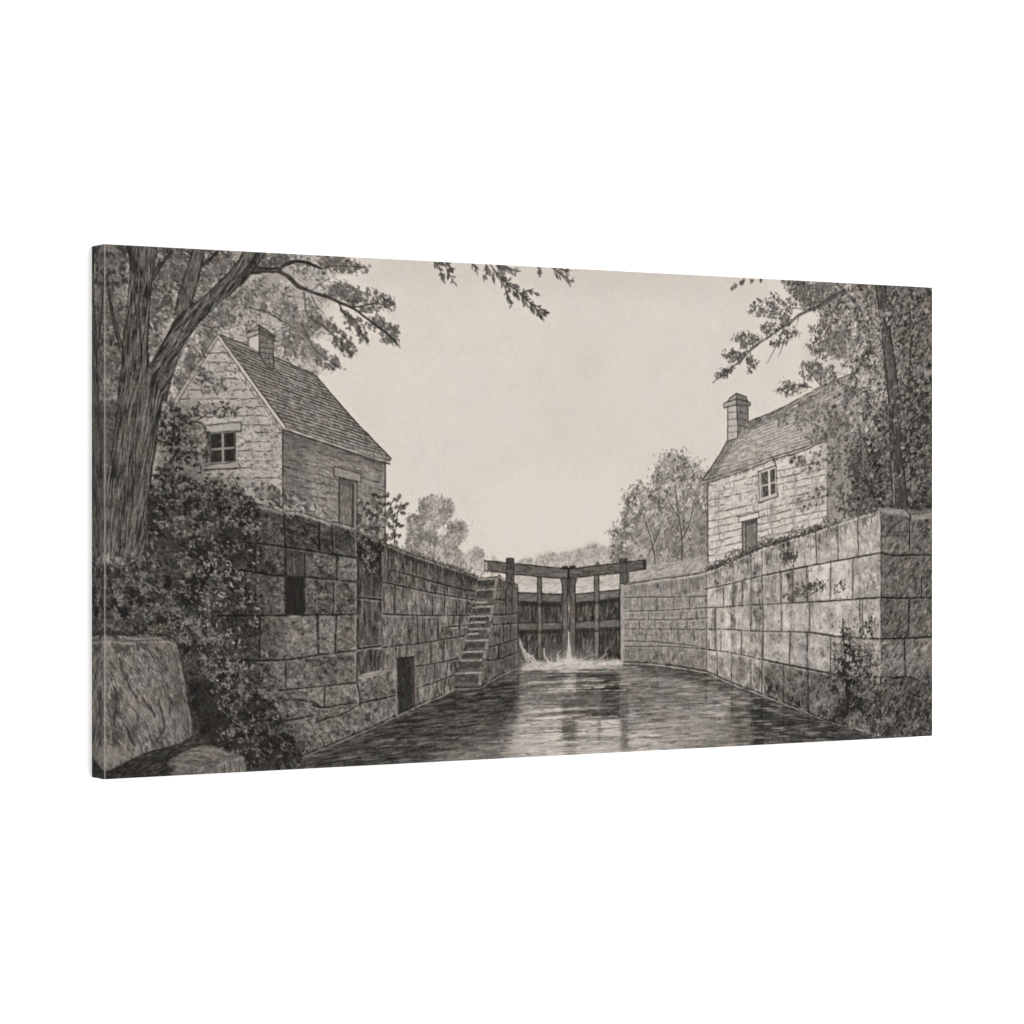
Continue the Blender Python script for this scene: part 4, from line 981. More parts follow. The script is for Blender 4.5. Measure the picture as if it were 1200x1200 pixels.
for x, y, r, n in ((949, 690, 8, 70), (924, 652, 7, 80), (958, 686, 7, 30), (936, 694, 6, 26), (984, 688, 7, 22), (1018, 735, 7, 24), (926, 700, 4, 20)):
    c = P(np.c_[x + rng.normal(0, r * .75, n), y + rng.normal(0, r * .55, n)])
    marks(c, rng.normal(-.9, 1, n), rng.uniform(3, 6, n), rng.uniform(.6, 1.2, n), rng.normal(66, 14, n), .65, leaf=True)
part('drawn_weeds', (blur(cov, 1.0) > .25).astype(np.float32), 'dark weeds growing along the coping of the right wall')
bush = blob([(988, 722), (994, 740), (1004, 744), (1020, 756), (1034, 776), (1034, 800), (1040, 830), (1026, 862), (990, 850), (975, 838), (980, 810), (970, 790), (976, 768), (984, 750)], 5, 8, 1.4)
foliage(bush * .8, 104, 58, 146, bush.sum() * .055, 3.4, -.9, .9, .5, 12, feather=6)
c = inside(bush * mask([(985, 756), (1005, 756), (1010, 830), (988, 840)], 3), 200, np.clip(.2 + noise(9), 0, 1)); k = len(c)
marks(c, rng.normal(-1, .8, k), rng.uniform(3, 7, k), 1.3, rng.normal(46, 8, k), .75, leaf=True)
for poly, n in (([(960, 800), (1000, 770), (1040, 790), (1060, 830), (1093, 850), (1093, 866), (990, 852), (960, 838)], 520), ([(985, 730), (1030, 730), (1034, 790), (980, 800)], 170), ([(1030, 800), (1093, 800), (1093, 862), (1030, 862)], 260)):
    m = blur(mask(poly, 0), 6); c = inside(m, n, np.clip(.2 + noise(10, octaves=2), 0, 2)); k = len(c)
    marks(c, rng.normal(-.9, .7, k), rng.uniform(3, 8, k), rng.uniform(.6, 1.2, k), rng.normal(60, 14, k), .6, rng.normal(0, .7, k), leaf=True)
    c = inside(m, n * .45, np.clip(.2 - noise(10, octaves=2), 0, 2)); k = len(c)
    marks(c, rng.normal(-.9, .7, k), rng.uniform(3, 8, k), rng.uniform(.6, 1.2, k), rng.normal(140, 16, k), .55, rng.normal(0, .7, k), leaf=True)
for l in ([(988, 724), (988, 742), (990, 760), (992, 790)], [(990, 764), (1004, 770), (1016, 768)], [(990, 776), (978, 772)], [(992, 800), (994, 820), (986, 846)], [(1024, 820), (1034, 840)]):
    line(l, .9, .6, 42, .8, .6, .4)
lay(blur(mask([(984, 820), (996, 800), (994, 848), (972, 842)], 0), 5), 44, .5)
part('drawn_bush', bush, 'scraggy bush drawn at the water edge under the right wall')

# ---- water -----------------------------------------------------------------------------------------
wl = [(340, 893), (353, 888), (388, 874), (422, 859.5), (440, 852), (467, 839.5), (488, 828.5), (521, 815), (533, 808), (564, 806.8), (590, 790.5), (607, 783.5), (640, 780), (690, 778), (731, 777.5), (753, 778), (787, 781.2), (806, 784), (827, 787.7), (857, 801), (887, 812.3), (920, 825.3), (945.5, 835.3), (987.5, 850.5), (1022, 863), (1030, 869), (1030, 880), (340, 910)]
Wm = mask(wl, .7)
lay(Wm, 124)
yb = lambda pts, tone, op, s=6: lay(blur(mask(pts, 0), s) * Wm, tone, op)
yb([(340, 893), (422, 858), (488, 827), (533, 806), (566, 806), (607, 783), (607, 862), (560, 866), (470, 905), (340, 912)], 76, .9, 5)
yb([(470, 838), (533, 808), (607, 784), (607, 838), (560, 838), (500, 850)], 60, .6, 6)
yb([(465, 840), (487, 830), (487, 870), (465, 872)], 50, .7, 3)
yb([(500, 862), (580, 845), (606, 852), (606, 900), (470, 905)], 102, .6, 8)
yb([(340, 892), (430, 857), (450, 880), (400, 905), (340, 908)], 66, .6, 8)
yb([(607, 786), (660, 782), (661, 815), (607, 828)], 100, .75, 4); yb([(607, 828), (660, 818), (660, 845), (607, 850)], 134, .6, 4); yb([(600, 846), (660, 838), (662, 892), (590, 896)], 184, .75, 8); yb([(640, 845), (662, 842), (662, 885), (640, 888)], 196, .6, 3)
yb([(675, 786), (727, 786), (727, 842), (675, 842)], 84, .85, 2.5); yb([(700, 790), (727, 790), (727, 842), (704, 842)], 70, .6, 2)
yb([(675, 843), (727, 843), (727, 862), (675, 864)], 178, .8, 2.5); yb([(675, 862), (728, 860), (728, 888), (675, 890)], 176, .7, 3)
yb([(658, 800), (676, 800), (676, 866), (658, 866)], 112, .8, 2); yb([(659, 826), (666, 826), (666, 866), (659, 866)], 92, .4, 1.5); yb([(660, 784), (674, 784), (674, 808), (661, 808)], 168, .7, 2); yb([(662, 866), (675, 866), (675, 880), (662, 882)], 150, .6, 2)
yb([(700, 800), (704, 800), (704, 872), (700, 872)], 128, .7, 1.2); yb([(727, 786), (737, 786), (737, 878), (727, 880)], 122, .7, 1.2); yb([(632, 850), (635, 850), (635, 876), (632, 876)], 150, .5, 1)
yb([(735, 784), (830, 792), (860, 806), (860, 830), (735, 826)], 108, .7, 7); yb([(735, 826), (850, 826), (856, 852), (735, 850)], 138, .7, 8); yb([(735, 848), (790, 845), (830, 850), (820, 890), (735, 892)], 158, .7, 8); yb([(740, 860), (770, 858), (776, 884), (738, 888)], 178, .6, 5)
yb([(826, 818), (840, 830), (858, 836), (848, 850), (826, 840)], 168, .5, 3)
yb([(857, 801), (900, 818), (1022, 862), (1030, 876), (870, 884), (858, 850)], 84, .8, 6); yb([(888, 814), (1000, 856), (1000, 880), (884, 880)], 70, .55, 7); yb([(882, 830), (894, 832), (894, 874), (884, 874)], 60, .55, 2); yb([(895, 845), (925, 850), (930, 875), (895, 876)], 102, .5, 5)
yb([(752, 778), (806, 784), (857, 801), (857, 812), (806, 795), (752, 788)], 84, .5, 3)
# ripples: horizontal pencil marks, longer and wider towards the viewer
tilt = lambda c: np.interp(c[:, 0], [300, 700, 1000, 1300], [-.10, -.045, .02, .06])
for nn, l0, l1, r0, r1, amp, op in ((1700, 8, 22, .42, .6, 24, .4), (750, 14, 44, .45, .65, 32, .5), (240, 24, 60, .5, .8, 40, .55), (350, 5, 12, .6, .9, 34, .5)):
    c = inside(Wm, nn); k = len(c)
    base = V[np.clip(np.rint(c[:, 1]).astype(int), 0, RH), np.clip(np.rint(c[:, 0]).astype(int), 0, RW)]
    sg = np.where(rng.random(k) < np.where(base > 140, .72, .5), -1, 1)
    marks(c, tilt(c) + rng.normal(0, .035, k), rng.uniform(l0, l1, k), rng.uniform(r0, r1, k), np.clip(base + sg * rng.uniform(.4, 1.1, k) * amp, 32, 206), op, rng.normal(0, .07, k), clip=Wm)
for x0, x1, y, tn in ((678, 700, 847, 198), (706, 726, 846, 200), (706, 726, 852, 200), (680, 699, 856, 196), (684, 702, 795, 176), (696, 708, 805, 186), (662, 673, 807, 188), (612, 656, 834, 186), (610, 640, 842, 184), (620, 657, 828, 168), (612, 655, 822, 150), (606, 656, 800, 128), (640, 657, 792, 150), (608, 650, 816, 148),
                       (740, 780, 862, 194), (736, 770, 870, 192), (745, 765, 850, 182), (800, 836, 804, 160), (795, 836, 813, 168), (840, 856, 826, 196), (830, 856, 818, 176), (905, 918, 832, 140), (610, 657, 849, 176), (614, 648, 856, 200), (545, 562, 826, 150), (535, 562, 816, 112), (500, 530, 850, 140), (470, 500, 866, 116), (640, 727, 787, 150), (676, 726, 818, 116), (676, 726, 826, 112), (705, 726, 834, 128)):
    line([(x0, y + .6), ((x0 + x1) / 2, y + rng.normal(0, .5)), (x1, y - .4)], .8, .7, tn, .85, .3, .5, clip=Wm)
for x0, x1, y in ((612, 657, 838), (614, 656, 852), (610, 660, 846), (676, 727, 840), (676, 727, 850), (676, 727, 864), (735, 850, 832), (760, 850, 842), (735, 810, 854), (750, 830, 868), (640, 730, 792), (612, 730, 797), (676, 727, 808), (830, 880, 842), (615, 655, 862), (676, 720, 872), (470, 560, 852), (480, 600, 862), (440, 520, 876), (420, 500, 888), (520, 600, 872)):
    line([(x0, y + 1.2), ((x0 + x1) / 2, y + rng.normal(0, .7)), (x1, y - .6)], .7, .6, np.clip(V[int(np.clip(P([((x0 + x1) / 2, y)])[0, 1], 0, RH)), int(P([((x0 + x1) / 2, y)])[0, 0])] - 42, 38, 200), .75, .4, .7, clip=Wm)
for x in (827, 857.5, 893, 918, 947, 880, 607, 590):
    yw = np.interp(x, [q[0] for q in wl[:26]], [q[1] for q in wl[:26]])
    line([(x, yw), (x + .3, yw + 20), (x, yw + 48)], .9, .6, 52, .45, .3, .5, clip=Wm)
hatch(mask([(880, 815), (896, 818), (896, 874), (880, 874)], 2) * Wm, (44, 70), 60, (8, 20), 1.57, .06, (.5, .7), .45)
# bright waterlines along the walls
for seg, tn in (([(353, 888), (388, 874), (422, 859.5), (440, 852), (464, 840)], 150), ([(476, 835), (488, 828.5), (504, 822), (521, 815)], 150), ([(533, 807.8), (562, 806.8)], 140), ([(564, 806), (578, 797), (592, 789.5)], 138), ([(731, 777.6), (753, 778), (787, 781.4)], 190), ([(787, 781.4), (806, 784.4), (827, 788)], 186),
                ([(827, 788), (857, 801.4), (887, 812.6)], 184), ([(887, 812.6), (906, 820), (912, 823)], 180), ([(918, 824.5), (936, 832)], 172), ([(945.5, 835.5), (966, 844), (987.5, 851)], 164), ([(991, 850), (975, 862)], 140), ([(1000, 857), (1022, 864)], 120)):
    line([(x, y - 1.6) for x, y in seg], 1.2, 1.1, 38, .7, .4, .4); line([(x, y + .2) for x, y in seg], .6, .55, tn - 8, .75, .3, .9); line([(x, y + 2) for x, y in seg], 1.0, .9, 46, .5, .4, .6)
# reflected uprights and the bright reach below the gates
glaze([(340, 893), (422, 858), (488, 827), (533, 806), (606, 784), (606, 850), (560, 870), (470, 908), (340, 915)], .06, 7, Wm)
glaze([(608, 846), (657, 840), (657, 892), (604, 900)], -.2, 7, Wm); glaze([(677, 843), (699, 843), (699, 860), (677, 860)], -.3, 3, Wm); glaze([(705, 843), (727, 843), (727, 860), (705, 860)], -.35, 3, Wm); glaze([(677, 866), (727, 864), (740, 892), (677, 894)], -.25, 6, Wm); glaze([(607, 800), (657, 798), (657, 845), (607, 850)], -.12, 5, Wm); glaze([(340, 893), (422, 862), (533, 812), (604, 790), (604, 860), (470, 908)], .04, 8, Wm)
glaze([(658, 822), (675, 822), (675, 868), (658, 868)], .12, 2.4, Wm); glaze([(700, 790), (727, 790), (727, 842), (700, 842)], .10, 2, Wm); glaze([(676, 788), (700, 788), (700, 842), (676, 842)], .02, 2, Wm); glaze([(728, 800), (736, 800), (736, 876), (728, 878)], .16, 1.5, Wm)
glaze([(880, 812), (1000, 854), (1026, 868), (1020, 884), (885, 884)], .26, 7, Wm); glaze([(752, 779), (806, 785), (857, 803), (857, 815), (806, 797), (752, 790)], .16, 3, Wm)
glaze([(738, 856), (790, 852), (800, 884), (738, 890)], -.25, 6, Wm)
c = inside(mask([(350, 892), (422, 860), (488, 830), (533, 809), (606, 786), (600, 870), (470, 910), (350, 912)], 2) * Wm, 420); k = len(c)
marks(c, tilt(c) + rng.normal(0, .04, k), rng.uniform(8, 30, k), rng.uniform(.45, .75, k), rng.choice([100, 118, 134, 40], k) + rng.normal(0, 8, k), .5, rng.normal(0, .07, k), clip=Wm)
c = inside(mask([(735, 785), (830, 792), (1000, 858), (980, 880), (735, 890)], 2) * Wm, 420); k = len(c)
marks(c, tilt(c) + rng.normal(0, .04, k), rng.uniform(8, 34, k), rng.uniform(.45, .75, k), rng.choice([150, 168, 84, 70], k) + rng.normal(0, 8, k), .45, rng.normal(0, .07, k), clip=Wm)
for nn, l0, l1, amp in ((700, 8, 26, 26), (300, 18, 50, 34)):
    c = inside(Wm, nn); k = len(c); bs = V[np.clip(np.rint(c[:, 1]).astype(int), 0, RH), np.clip(np.rint(c[:, 0]).astype(int), 0, RW)]
    marks(c, tilt(c) + rng.normal(0, .035, k), rng.uniform(l0, l1, k), rng.uniform(.45, .75, k), np.clip(bs + rng.choice([-1, 1], k) * rng.uniform(.4, 1.2, k) * amp, 34, 206), .5, rng.normal(0, .08, k), clip=Wm)
for i in range(40):                                        # long thin ripples across the bright reach
    y = 800 + 92 * (i / 40.) + rng.normal(0, 1); x0 = rng.uniform(606, 640); x1 = rng.uniform(650, 760)
    bs = 205 if rng.random() < .35 else 92
    line([(x0, y + 1), ((x0 + x1) / 2, y + rng.normal(0, 1)), (x1, y - 1.5)], .6, .5, bs, .5, .5, .8, clip=Wm)
part('drawn_water', Wm, 'rippled canal water reflecting the lock gates')
# leak and spray at the foot of the gates
sp = mask([(666.6, 738), (667.4, 750), (669.2, 764), (671.5, 776), (662.4, 776), (664.6, 764), (666, 750)], .7); lay(np.clip(blur(sp, 1.0) * 1.15, 0, 1), 190, .8); lay(blur(mask([(640, 760), (694, 760), (700, 780), (634, 780)], 0), 6), 176, .35); lay(blur(mask([(606, 762), (626, 766), (640, 782), (606, 784)], 0), 4), 160, .35)
foam = blob([(608, 783), (618, 778), (632, 776), (648, 776), (660, 772), (674, 772), (690, 775), (706, 774), (727, 774), (730, 778), (700, 782), (676, 785), (650, 786), (630, 784), (612, 785)], 1.6, 5, .8)
lay(np.clip(blur(foam, 2.2) * 1.25, 0, 1), 188, .8)
for i in range(70):
    x = rng.uniform(610, 728); b = 779 + rng.normal(0, 1.5); h = abs(rng.normal(0, 4)) + 1.5 + (4 if abs(x - 666) < 14 else 0)
    line([(x, b), (x + rng.normal(0, 1.4), b - h * .6), (x + rng.normal(0, 3) + (x - 666) * .02, b - h)], .75, .45, rng.uniform(160, 196), .42, .2, .3)
for l, tn in (([(609, 752), (612, 762), (616, 771), (622, 780)], 176), ([(608, 748), (611, 757), (614, 766)], 140), ([(613, 760), (618, 769), (626, 779)], 190), ([(620, 745), (619, 750)], 150), ([(617, 766), (624, 772), (630, 780)], 180), ([(637, 760), (637.5, 768), (641, 774), (646, 778)], 176), ([(616, 771), (622, 768)], 170),
              ([(623, 768), (626, 775), (634, 780)], 170), ([(700, 775), (706, 770), (712, 766)], 150), ([(684, 772), (690, 768), (698, 768)], 130), ([(686, 770), (694, 766), (700, 767)], 120), ([(725, 774), (720, 779)], 180)):
    line(l, 1.3, .8, tn, .5, .3, .4); line([(x + 1.2, y) for x, y in l], .6, .45, tn + 10, .5, .4, .5)
hatch(foam, (120, 150), 60, (4, 12), 0, .3, (.45, .6), .5)
for x0, x1, y in ((612, 655, 784.5), (678, 726, 783), (640, 690, 787)):
    line([(x0, y), (x1, y)], .9, .8, 180, .6, .5, .6); line([(x0, y + 2), (x1, y + 2)], .8, .8, 66, .6, .6, .6)
part('drawn_spray', np.clip(foam + sp, 0, 1), 'white water leaking between the gates and splashing')
# ---- growth on the left bank -------------------------------------------------------------------------
# garden bushes between the tree and the house, over the wall top
vp = [(172, 560), (190, 566), (205, 572), (222, 574), (236, 566), (250, 572), (262, 580), (270, 570), (282, 578), (296, 588), (304, 600), (303, 618), (284, 636), (262, 654), (246, 672), (236, 690), (234, 715), (246, 738), (262, 758), (280, 786), (298, 812), (318, 822), (330, 838), (330, 854), (348, 872), (356, 886), (345, 918), (190, 918), (196, 880), (205, 860), (196, 760), (118, 752), (118, 640), (172, 640)]
vm = mask(vp, 0)
veg = np.clip((blur(vm, 5) + .26 * noise(9, octaves=3) * (blur(vm, 8) > .03) - .34) * 3.2, 0, 1)
veg = np.maximum(veg, mask([(190, 740), (222, 745), (240, 860), (300, 890), (340, 918), (190, 918)], 2))
foliage(veg, 80, 40, 126, veg.sum() * .075, 3.4, .6, 1.1, .92, 18, contrast=1.0)
hatch(veg, (34, 136), 6500, (3, 9), math.radians(35), .8, (.5, .8), .55, curve=.8)
for poly, tn, op in (([(215, 640), (262, 650), (252, 690), (240, 720), (205, 705)], 46, .65), ([(172, 585), (200, 590), (215, 640), (180, 650)], 56, .55), ([(244, 590), (300, 600), (298, 640), (262, 664), (246, 640)], 56, .5), ([(218, 790), (250, 800), (262, 850), (290, 870), (285, 900), (235, 870)], 42, .7), ([(300, 800), (330, 815), (350, 860), (350, 895), (320, 890), (310, 840)], 52, .5),
                     ([(280, 690), (300, 690), (300, 720), (285, 720)], 70, .4), ([(118, 700), (170, 712), (210, 735), (206, 745), (118, 738)], 66, .5), ([(250, 800), (300, 830), (330, 900), (300, 912), (260, 880)], 60, .45)):
    lay(blur(mask(poly, 0), 9) * veg, tn, op)
for poly, tn, n in (([(120, 650), (160, 645), (185, 680), (200, 700), (170, 706), (122, 690)], 118, 160), ([(195, 655), (250, 660), (248, 690), (225, 690)], 140, 90), ([(200, 715), (225, 725), (250, 745), (262, 770), (232, 760), (205, 735)], 138, 130), ([(240, 745), (270, 760), (290, 800), (300, 830), (262, 815), (250, 780)], 132, 190),
                     ([(200, 580), (232, 580), (240, 610), (205, 612)], 132, 60), ([(262, 588), (300, 600), (300, 618), (266, 612)], 160, 60), ([(270, 850), (330, 830), (335, 870), (300, 890)], 124, 110), ([(265, 690), (296, 700), (298, 760), (275, 770)], 120, 110), ([(125, 705), (160, 712), (160, 735), (125, 738)], 108, 70)):
    m = blur(mask(poly, 0), 6) * veg
    c = inside(m, n * 1.6, np.clip(.3 + noise(8), 0, 2)); k = len(c)
    marks(c, rng.normal(.5, .9, k), rng.uniform(2.5, 6.5, k), rng.uniform(.6, 1.2, k), tn - 12 + rng.normal(0, 24, k), .6, rng.normal(0, .6, k), leaf=True, clip=veg)
c = inside(veg, 2600, np.clip(-noise(13, octaves=2), 0, 2)); k = len(c)
marks(c, rng.normal(.6, .9, k), rng.uniform(3, 8, k), rng.uniform(.6, 1.25, k), rng.normal(36, 6, k), .7, rng.normal(0, .7, k), leaf=True, clip=veg)
# dark wall course lines glimpsed through the growth
for l in ([(262, 668), (280, 669)], [(256, 721.5), (290, 721.8)], [(262, 774), (300, 774)]):
    line(l, 1.0, .9, 32, .8, .5, .4)
part('drawn_undergrowth', veg, 'dark tangle of ivy and undergrowth on the left bank')
# leaves in front of the gable and beside the trunk
lv = np.zeros_like(V)
for poly, tn, n in (([(185, 480), (205, 478), (240, 500), (246, 520), (240, 545), (215, 530), (200, 545), (184, 530)], 62, 120), ([(228, 428), (250, 436), (268, 450), (262, 462), (240, 462), (226, 448)], 92, 80), ([(206, 478), (236, 474), (262, 470), (285, 484), (270, 492), (240, 486), (214, 494)], 84, 100),
                     ([(184, 545), (205, 540), (222, 560), (236, 575), (210, 585), (178, 580)], 70, 70), ([(236, 566), (258, 556), (270, 562), (284, 572), (300, 586), (280, 594), (250, 588)], 78, 130), ([(296, 580), (310, 566), (330, 578), (352, 580), (372, 596), (392, 606), (372, 604), (332, 596), (306, 592)], 92, 130),
                     ([(214, 500), (240, 494), (244, 530), (222, 526)], 110, 60), ([(186, 450), (206, 460), (204, 480), (188, 476)], 96, 40), ([(184, 484), (214, 496), (226, 520), (236, 548), (214, 546), (196, 528), (184, 520)], 54, 130), ([(180, 556), (214, 556), (240, 574), (262, 584), (220, 590), (180, 588)], 56, 150)):
    m = blob(poly, 4, 7, 1); lay(m, tn + 30, .25)
    c = inside(m, n); k = len(c)
    lv = np.maximum(lv, marks(c, rng.normal(.3, 1, k), rng.uniform(3, 7.5, k), rng.uniform(.8, 1.5, k), tn + rng.normal(0, 16, k), .72, rng.normal(0, .6, k), leaf=True))
    marks(inside(m, n * .35), rng.normal(.3, 1, int(n * .35)), rng.uniform(4, 8, int(n * .35)), 1.2, rng.normal(172, 10, int(n * .35)), .55, leaf=True)
for l in ([(186, 520), (206, 500), (228, 494), (262, 476)], [(184, 560), (200, 540), (215, 534)], [(206, 480), (204, 500), (206, 520)], [(330, 596), (322, 588), (312, 584)], [(222, 494), (240, 500), (248, 540)], [(176, 586), (200, 584), (232, 586), (262, 584)]):
    line(l, .8, .55, 60, .75, .5, .4)
part('drawn_leaves', (blur(lv, 1.2) > .3).astype(np.float32), 'dark leaves hanging in front of the left gable')
# big-leaved plant beside the house corner
bl = np.zeros_like(V)
for l in ([(462, 640), (463, 622), (466, 600), (470, 588)], [(440, 632), (446, 612), (456, 596), (462, 584)], [(430, 626), (436, 604), (444, 586)], [(446, 612), (460, 604), (474, 594)], [(463, 624), (456, 614), (448, 606)], [(440, 632), (428, 614), (420, 604)], [(463, 626), (470, 628)], [(455, 600), (462, 610), (470, 616)], [(437, 604), (424, 592)]):
    bl = np.maximum(bl, line(l, .8, .55, 58, .85, .4, .3))
big = [(455, 579.5), (452, 582), (467, 583), (464, 586), (476, 591), (474, 595), (470, 594), (465, 594), (462, 605), (464, 610), (467, 615), (470, 617), (456, 590), (450, 592), (444, 582), (438, 580), (436, 588), (430, 592), (440, 596), (447, 600), (438, 604), (432, 600), (426, 600), (422, 606), (430, 610), (440, 612), (450, 610), (455, 616), (448, 620), (460, 618), (468, 628), (462, 628),
       (452, 628), (442, 622), (434, 618), (426, 616), (420, 612), (458, 600), (446, 592), (472, 600), (428, 622), (438, 630), (452, 634), (456, 604), (424, 588)]
c = P(big) + rng.normal(0, .8, (len(big), 2)); k = len(c)
bl = np.maximum(bl, marks(c, rng.normal(-.6, .6, k), rng.uniform(6, 10, k), rng.uniform(1.3, 2.1, k), rng.normal(64, 12, k), .85, rng.normal(0, .4, k), leaf=True))
c = inside(blob([(420, 584), (452, 584), (462, 606), (466, 640), (440, 634), (420, 626)], 3, 6, 1), 80); k = len(c)
bl = np.maximum(bl, marks(c, rng.normal(-.5, .9, k), rng.uniform(4, 8, k), rng.uniform(1.1, 1.9, k), rng.choice([58, 76, 92, 160], k) + rng.normal(0, 8, k), .7, leaf=True))
iv = blob([(419, 626), (446, 634), (446, 660), (440, 676), (432, 672), (426, 662), (420, 664)], 3, 6, 1)
foliage(iv, 60, 36, 112, iv.sum() * .07, 4, .6, 1, .7, 8)
part('drawn_bush', np.clip((blur(bl, 1.0) > .25).astype(np.float32) + iv, 0, 1), 'broad-leaved bush drawn at the corner of the left stone house')
# low growth along the coping between house and steps
for i in range(46):
    x = rng.uniform(470, 556); y = np.interp(x, [455, 485, 515, 537, 560], [638, 650, 660, 667, 675])
    marks(P([(x, y - rng.uniform(0, 5))]), rng.normal(-.6, .9), rng.uniform(3, 6), 1.0, rng.normal(104, 18), .6, leaf=True)

# ---- boulder and small stone ---------------------------------------------------------------------------
gap = mask([(118, 895), (118, 880), (158, 884), (207, 872), (222, 862), (250, 868), (230, 880), (205, 890), (200, 915), (118, 918)], 1.5); lay(gap, 48, .9); hatch(gap, (30, 128), 420, (5, 14), math.radians(-22), .25, (.5, .8), .5)
put(gap, [i for i, q in NAMES.items() if q[0] == 'drawn_undergrowth'][0])
bo = mask([(118, 743), (135, 744), (150, 746), (167, 745), (180, 747), (193, 747.5), (208, 756), (211, 772), (215, 788), (219, 815), (222, 835), (224.5, 850), (222, 865), (207, 873), (180, 878), (170, 882), (158, 887), (140, 898), (118, 906)], 1.0)
lay(bo, 104 + 8 * noise(26, octaves=2)); rough(bo, 12, 7, 18, math.radians(18), 2); rough(bo, 9, 2.6); flecks(bo, 22, 22, 6, 13, .35, .22)
hatch(bo, (58, 152), 2600, (5, 13), math.radians(66), .35, (.5, .8), .5, curve=.4); hatch(bo, (46, 78), 560, (5, 15), math.radians(62), .4, (.5, .8), .5, dens=np.clip(noise(16, 26, 2), 0, 2))
lay(blur(mask([(200, 756), (212, 770), (222, 850), (212, 850), (204, 790)], 0), 4) * bo, 78, .5); lay(blur(mask([(150, 850), (160, 850), (160, 875), (150, 870)], 0), 3) * bo, 48, .6); lay(blur(mask([(160, 820), (190, 815), (195, 850), (165, 860)], 0), 6) * bo, 124, .4); lay(blur(mask([(122, 870), (150, 880), (140, 900), (118, 905)], 0), 5) * bo, 122, .4)
for l, tn in (([(124, 752), (150, 754), (170, 753), (195, 752), (207, 758)], 156), ([(140, 746), (165, 749), (188, 748)], 160), ([(209, 776), (213, 792), (216, 812)], 154), ([(220, 828), (223, 846), (222, 860)], 148), ([(168, 878), (172, 872), (175, 876)], 168)):
    line(l, 1.0, .8, tn, .65, .7, .5)
for l in ([(122, 742), (150, 743), (190, 744), (207, 752), (212, 768)], [(213, 770), (218, 800), (223, 830), (226, 850)], [(222, 866), (207, 874), (180, 880), (158, 889), (122, 908)], [(148, 852), (152, 862), (158, 874)], [(166, 818), (176, 830), (182, 842)], [(140, 770), (150, 800), (160, 818)], [(128, 790), (136, 815), (134, 850)], [(186, 820), (192, 850), (186, 866)]):
    line(l, 1.1, .8, 38, .75, .7, .5)
for i in range(70):
    x = rng.uniform(122, 214); y = rng.uniform(752, 870); h = rng.uniform(6, 24)
    line([(x, y), (x + h * .25 + rng.normal(0, 1.5), y + h * .5), (x + h * .45 + rng.normal(0, 2), y + h)], rng.uniform(.6, 1.5), .5, rng.choice([48, 58, 66, 134, 150]), .5, .6, .6, clip=bo)
part('drawn_boulder', bo, 'big weathered boulder drawn in the lower left corner')
ss = mask([(194, 893), (206, 884), (222, 878), (234, 873), (248, 872), (262, 877), (272, 879), (288, 886), (290, 905), (289, 915), (198, 915), (204, 902)], .9)
lay(ss, 92); rough(ss, 8, 5, 2.4, -.1); hatch(ss, (50, 146), 460, (5, 14), math.radians(-8), .25, (.5, .75), .5)
fr = mask([(256, 897), (287, 886), (290, 905), (290, 915), (252, 915)], .8); lay(fr, 116, .75); hatch(fr, (66, 160), 150, (4, 9), 1.3, .2, (.5, .7), .55)
for l in ([(194, 893), (206, 884), (222, 878), (234, 873), (248, 872), (262, 877), (288, 886)], [(288, 886), (290.5, 912)]):
    line(l, .9, .8, 38, .8, .6, .4)
line([(198, 895), (218, 897), (240, 902)], .8, .7, 140, .6, .6, .6); line([(252, 899), (268, 893), (286, 887)], .9, .8, 150, .7, .6, .5)
for i in range(26):
    x = rng.uniform(212, 268); y = rng.uniform(876, 897); ln_ = rng.uniform(8, 26)
    line([(x, y), (x + ln_ * .5, y + rng.normal(0, 1)), (x + ln_, y + rng.normal(.5, 1.2))], .7, .5, rng.choice([46, 56, 138, 150]), .6, .5, .6, clip=ss)
for i in range(16):
    x = rng.uniform(256, 289); line([(x, 898 - (x - 256) * .3), (x + rng.normal(0, 1.5), 914)], .8, .6, rng.choice([50, 60, 148, 156]), .6, .5, .5, clip=fr)
part('drawn_stone', ss, 'small flat stone lying beside the drawn boulder')

# ---- great tree on the left -----------------------------------------------------------------------------
lf = np.zeros_like(V)
def dabs(poly, n, tn, sz=(4.5, 8.5), ang=.6, grow=1.0):
    global lf
    m = blob(poly, 2.4, 6, .8)
    w = blur(m, 2.4) * np.clip(.45 + noise(6, octaves=2), .05, 1.5)
    lay(np.clip(w, 0, 1), tn + 60, .3)
    c = inside(w, n * 1.5 * grow); k = len(c)
    lf = np.maximum(lf, marks(c, rng.normal(ang, .8, k), rng.uniform(sz[0] * .75, sz[1] * .8, k), rng.uniform(.85, 1.45, k), tn + 14 + rng.normal(0, 18, k), .66, rng.normal(0, .6, k), leaf=True))
    lf = np.maximum(lf, marks(inside(blur(m, 3), n), rng.normal(ang, .9, int(n)), rng.uniform(3, 7, int(n)), .5, tn + 4, .55, 1.4))
    n2 = int(n * .35); lf = np.maximum(lf, marks(inside(blur(m, 2.5), n2), rng.normal(ang, .9, n2), rng.uniform(4, 7, n2), .9, tn + 16 + rng.normal(0, 10, n2), .7, leaf=True))


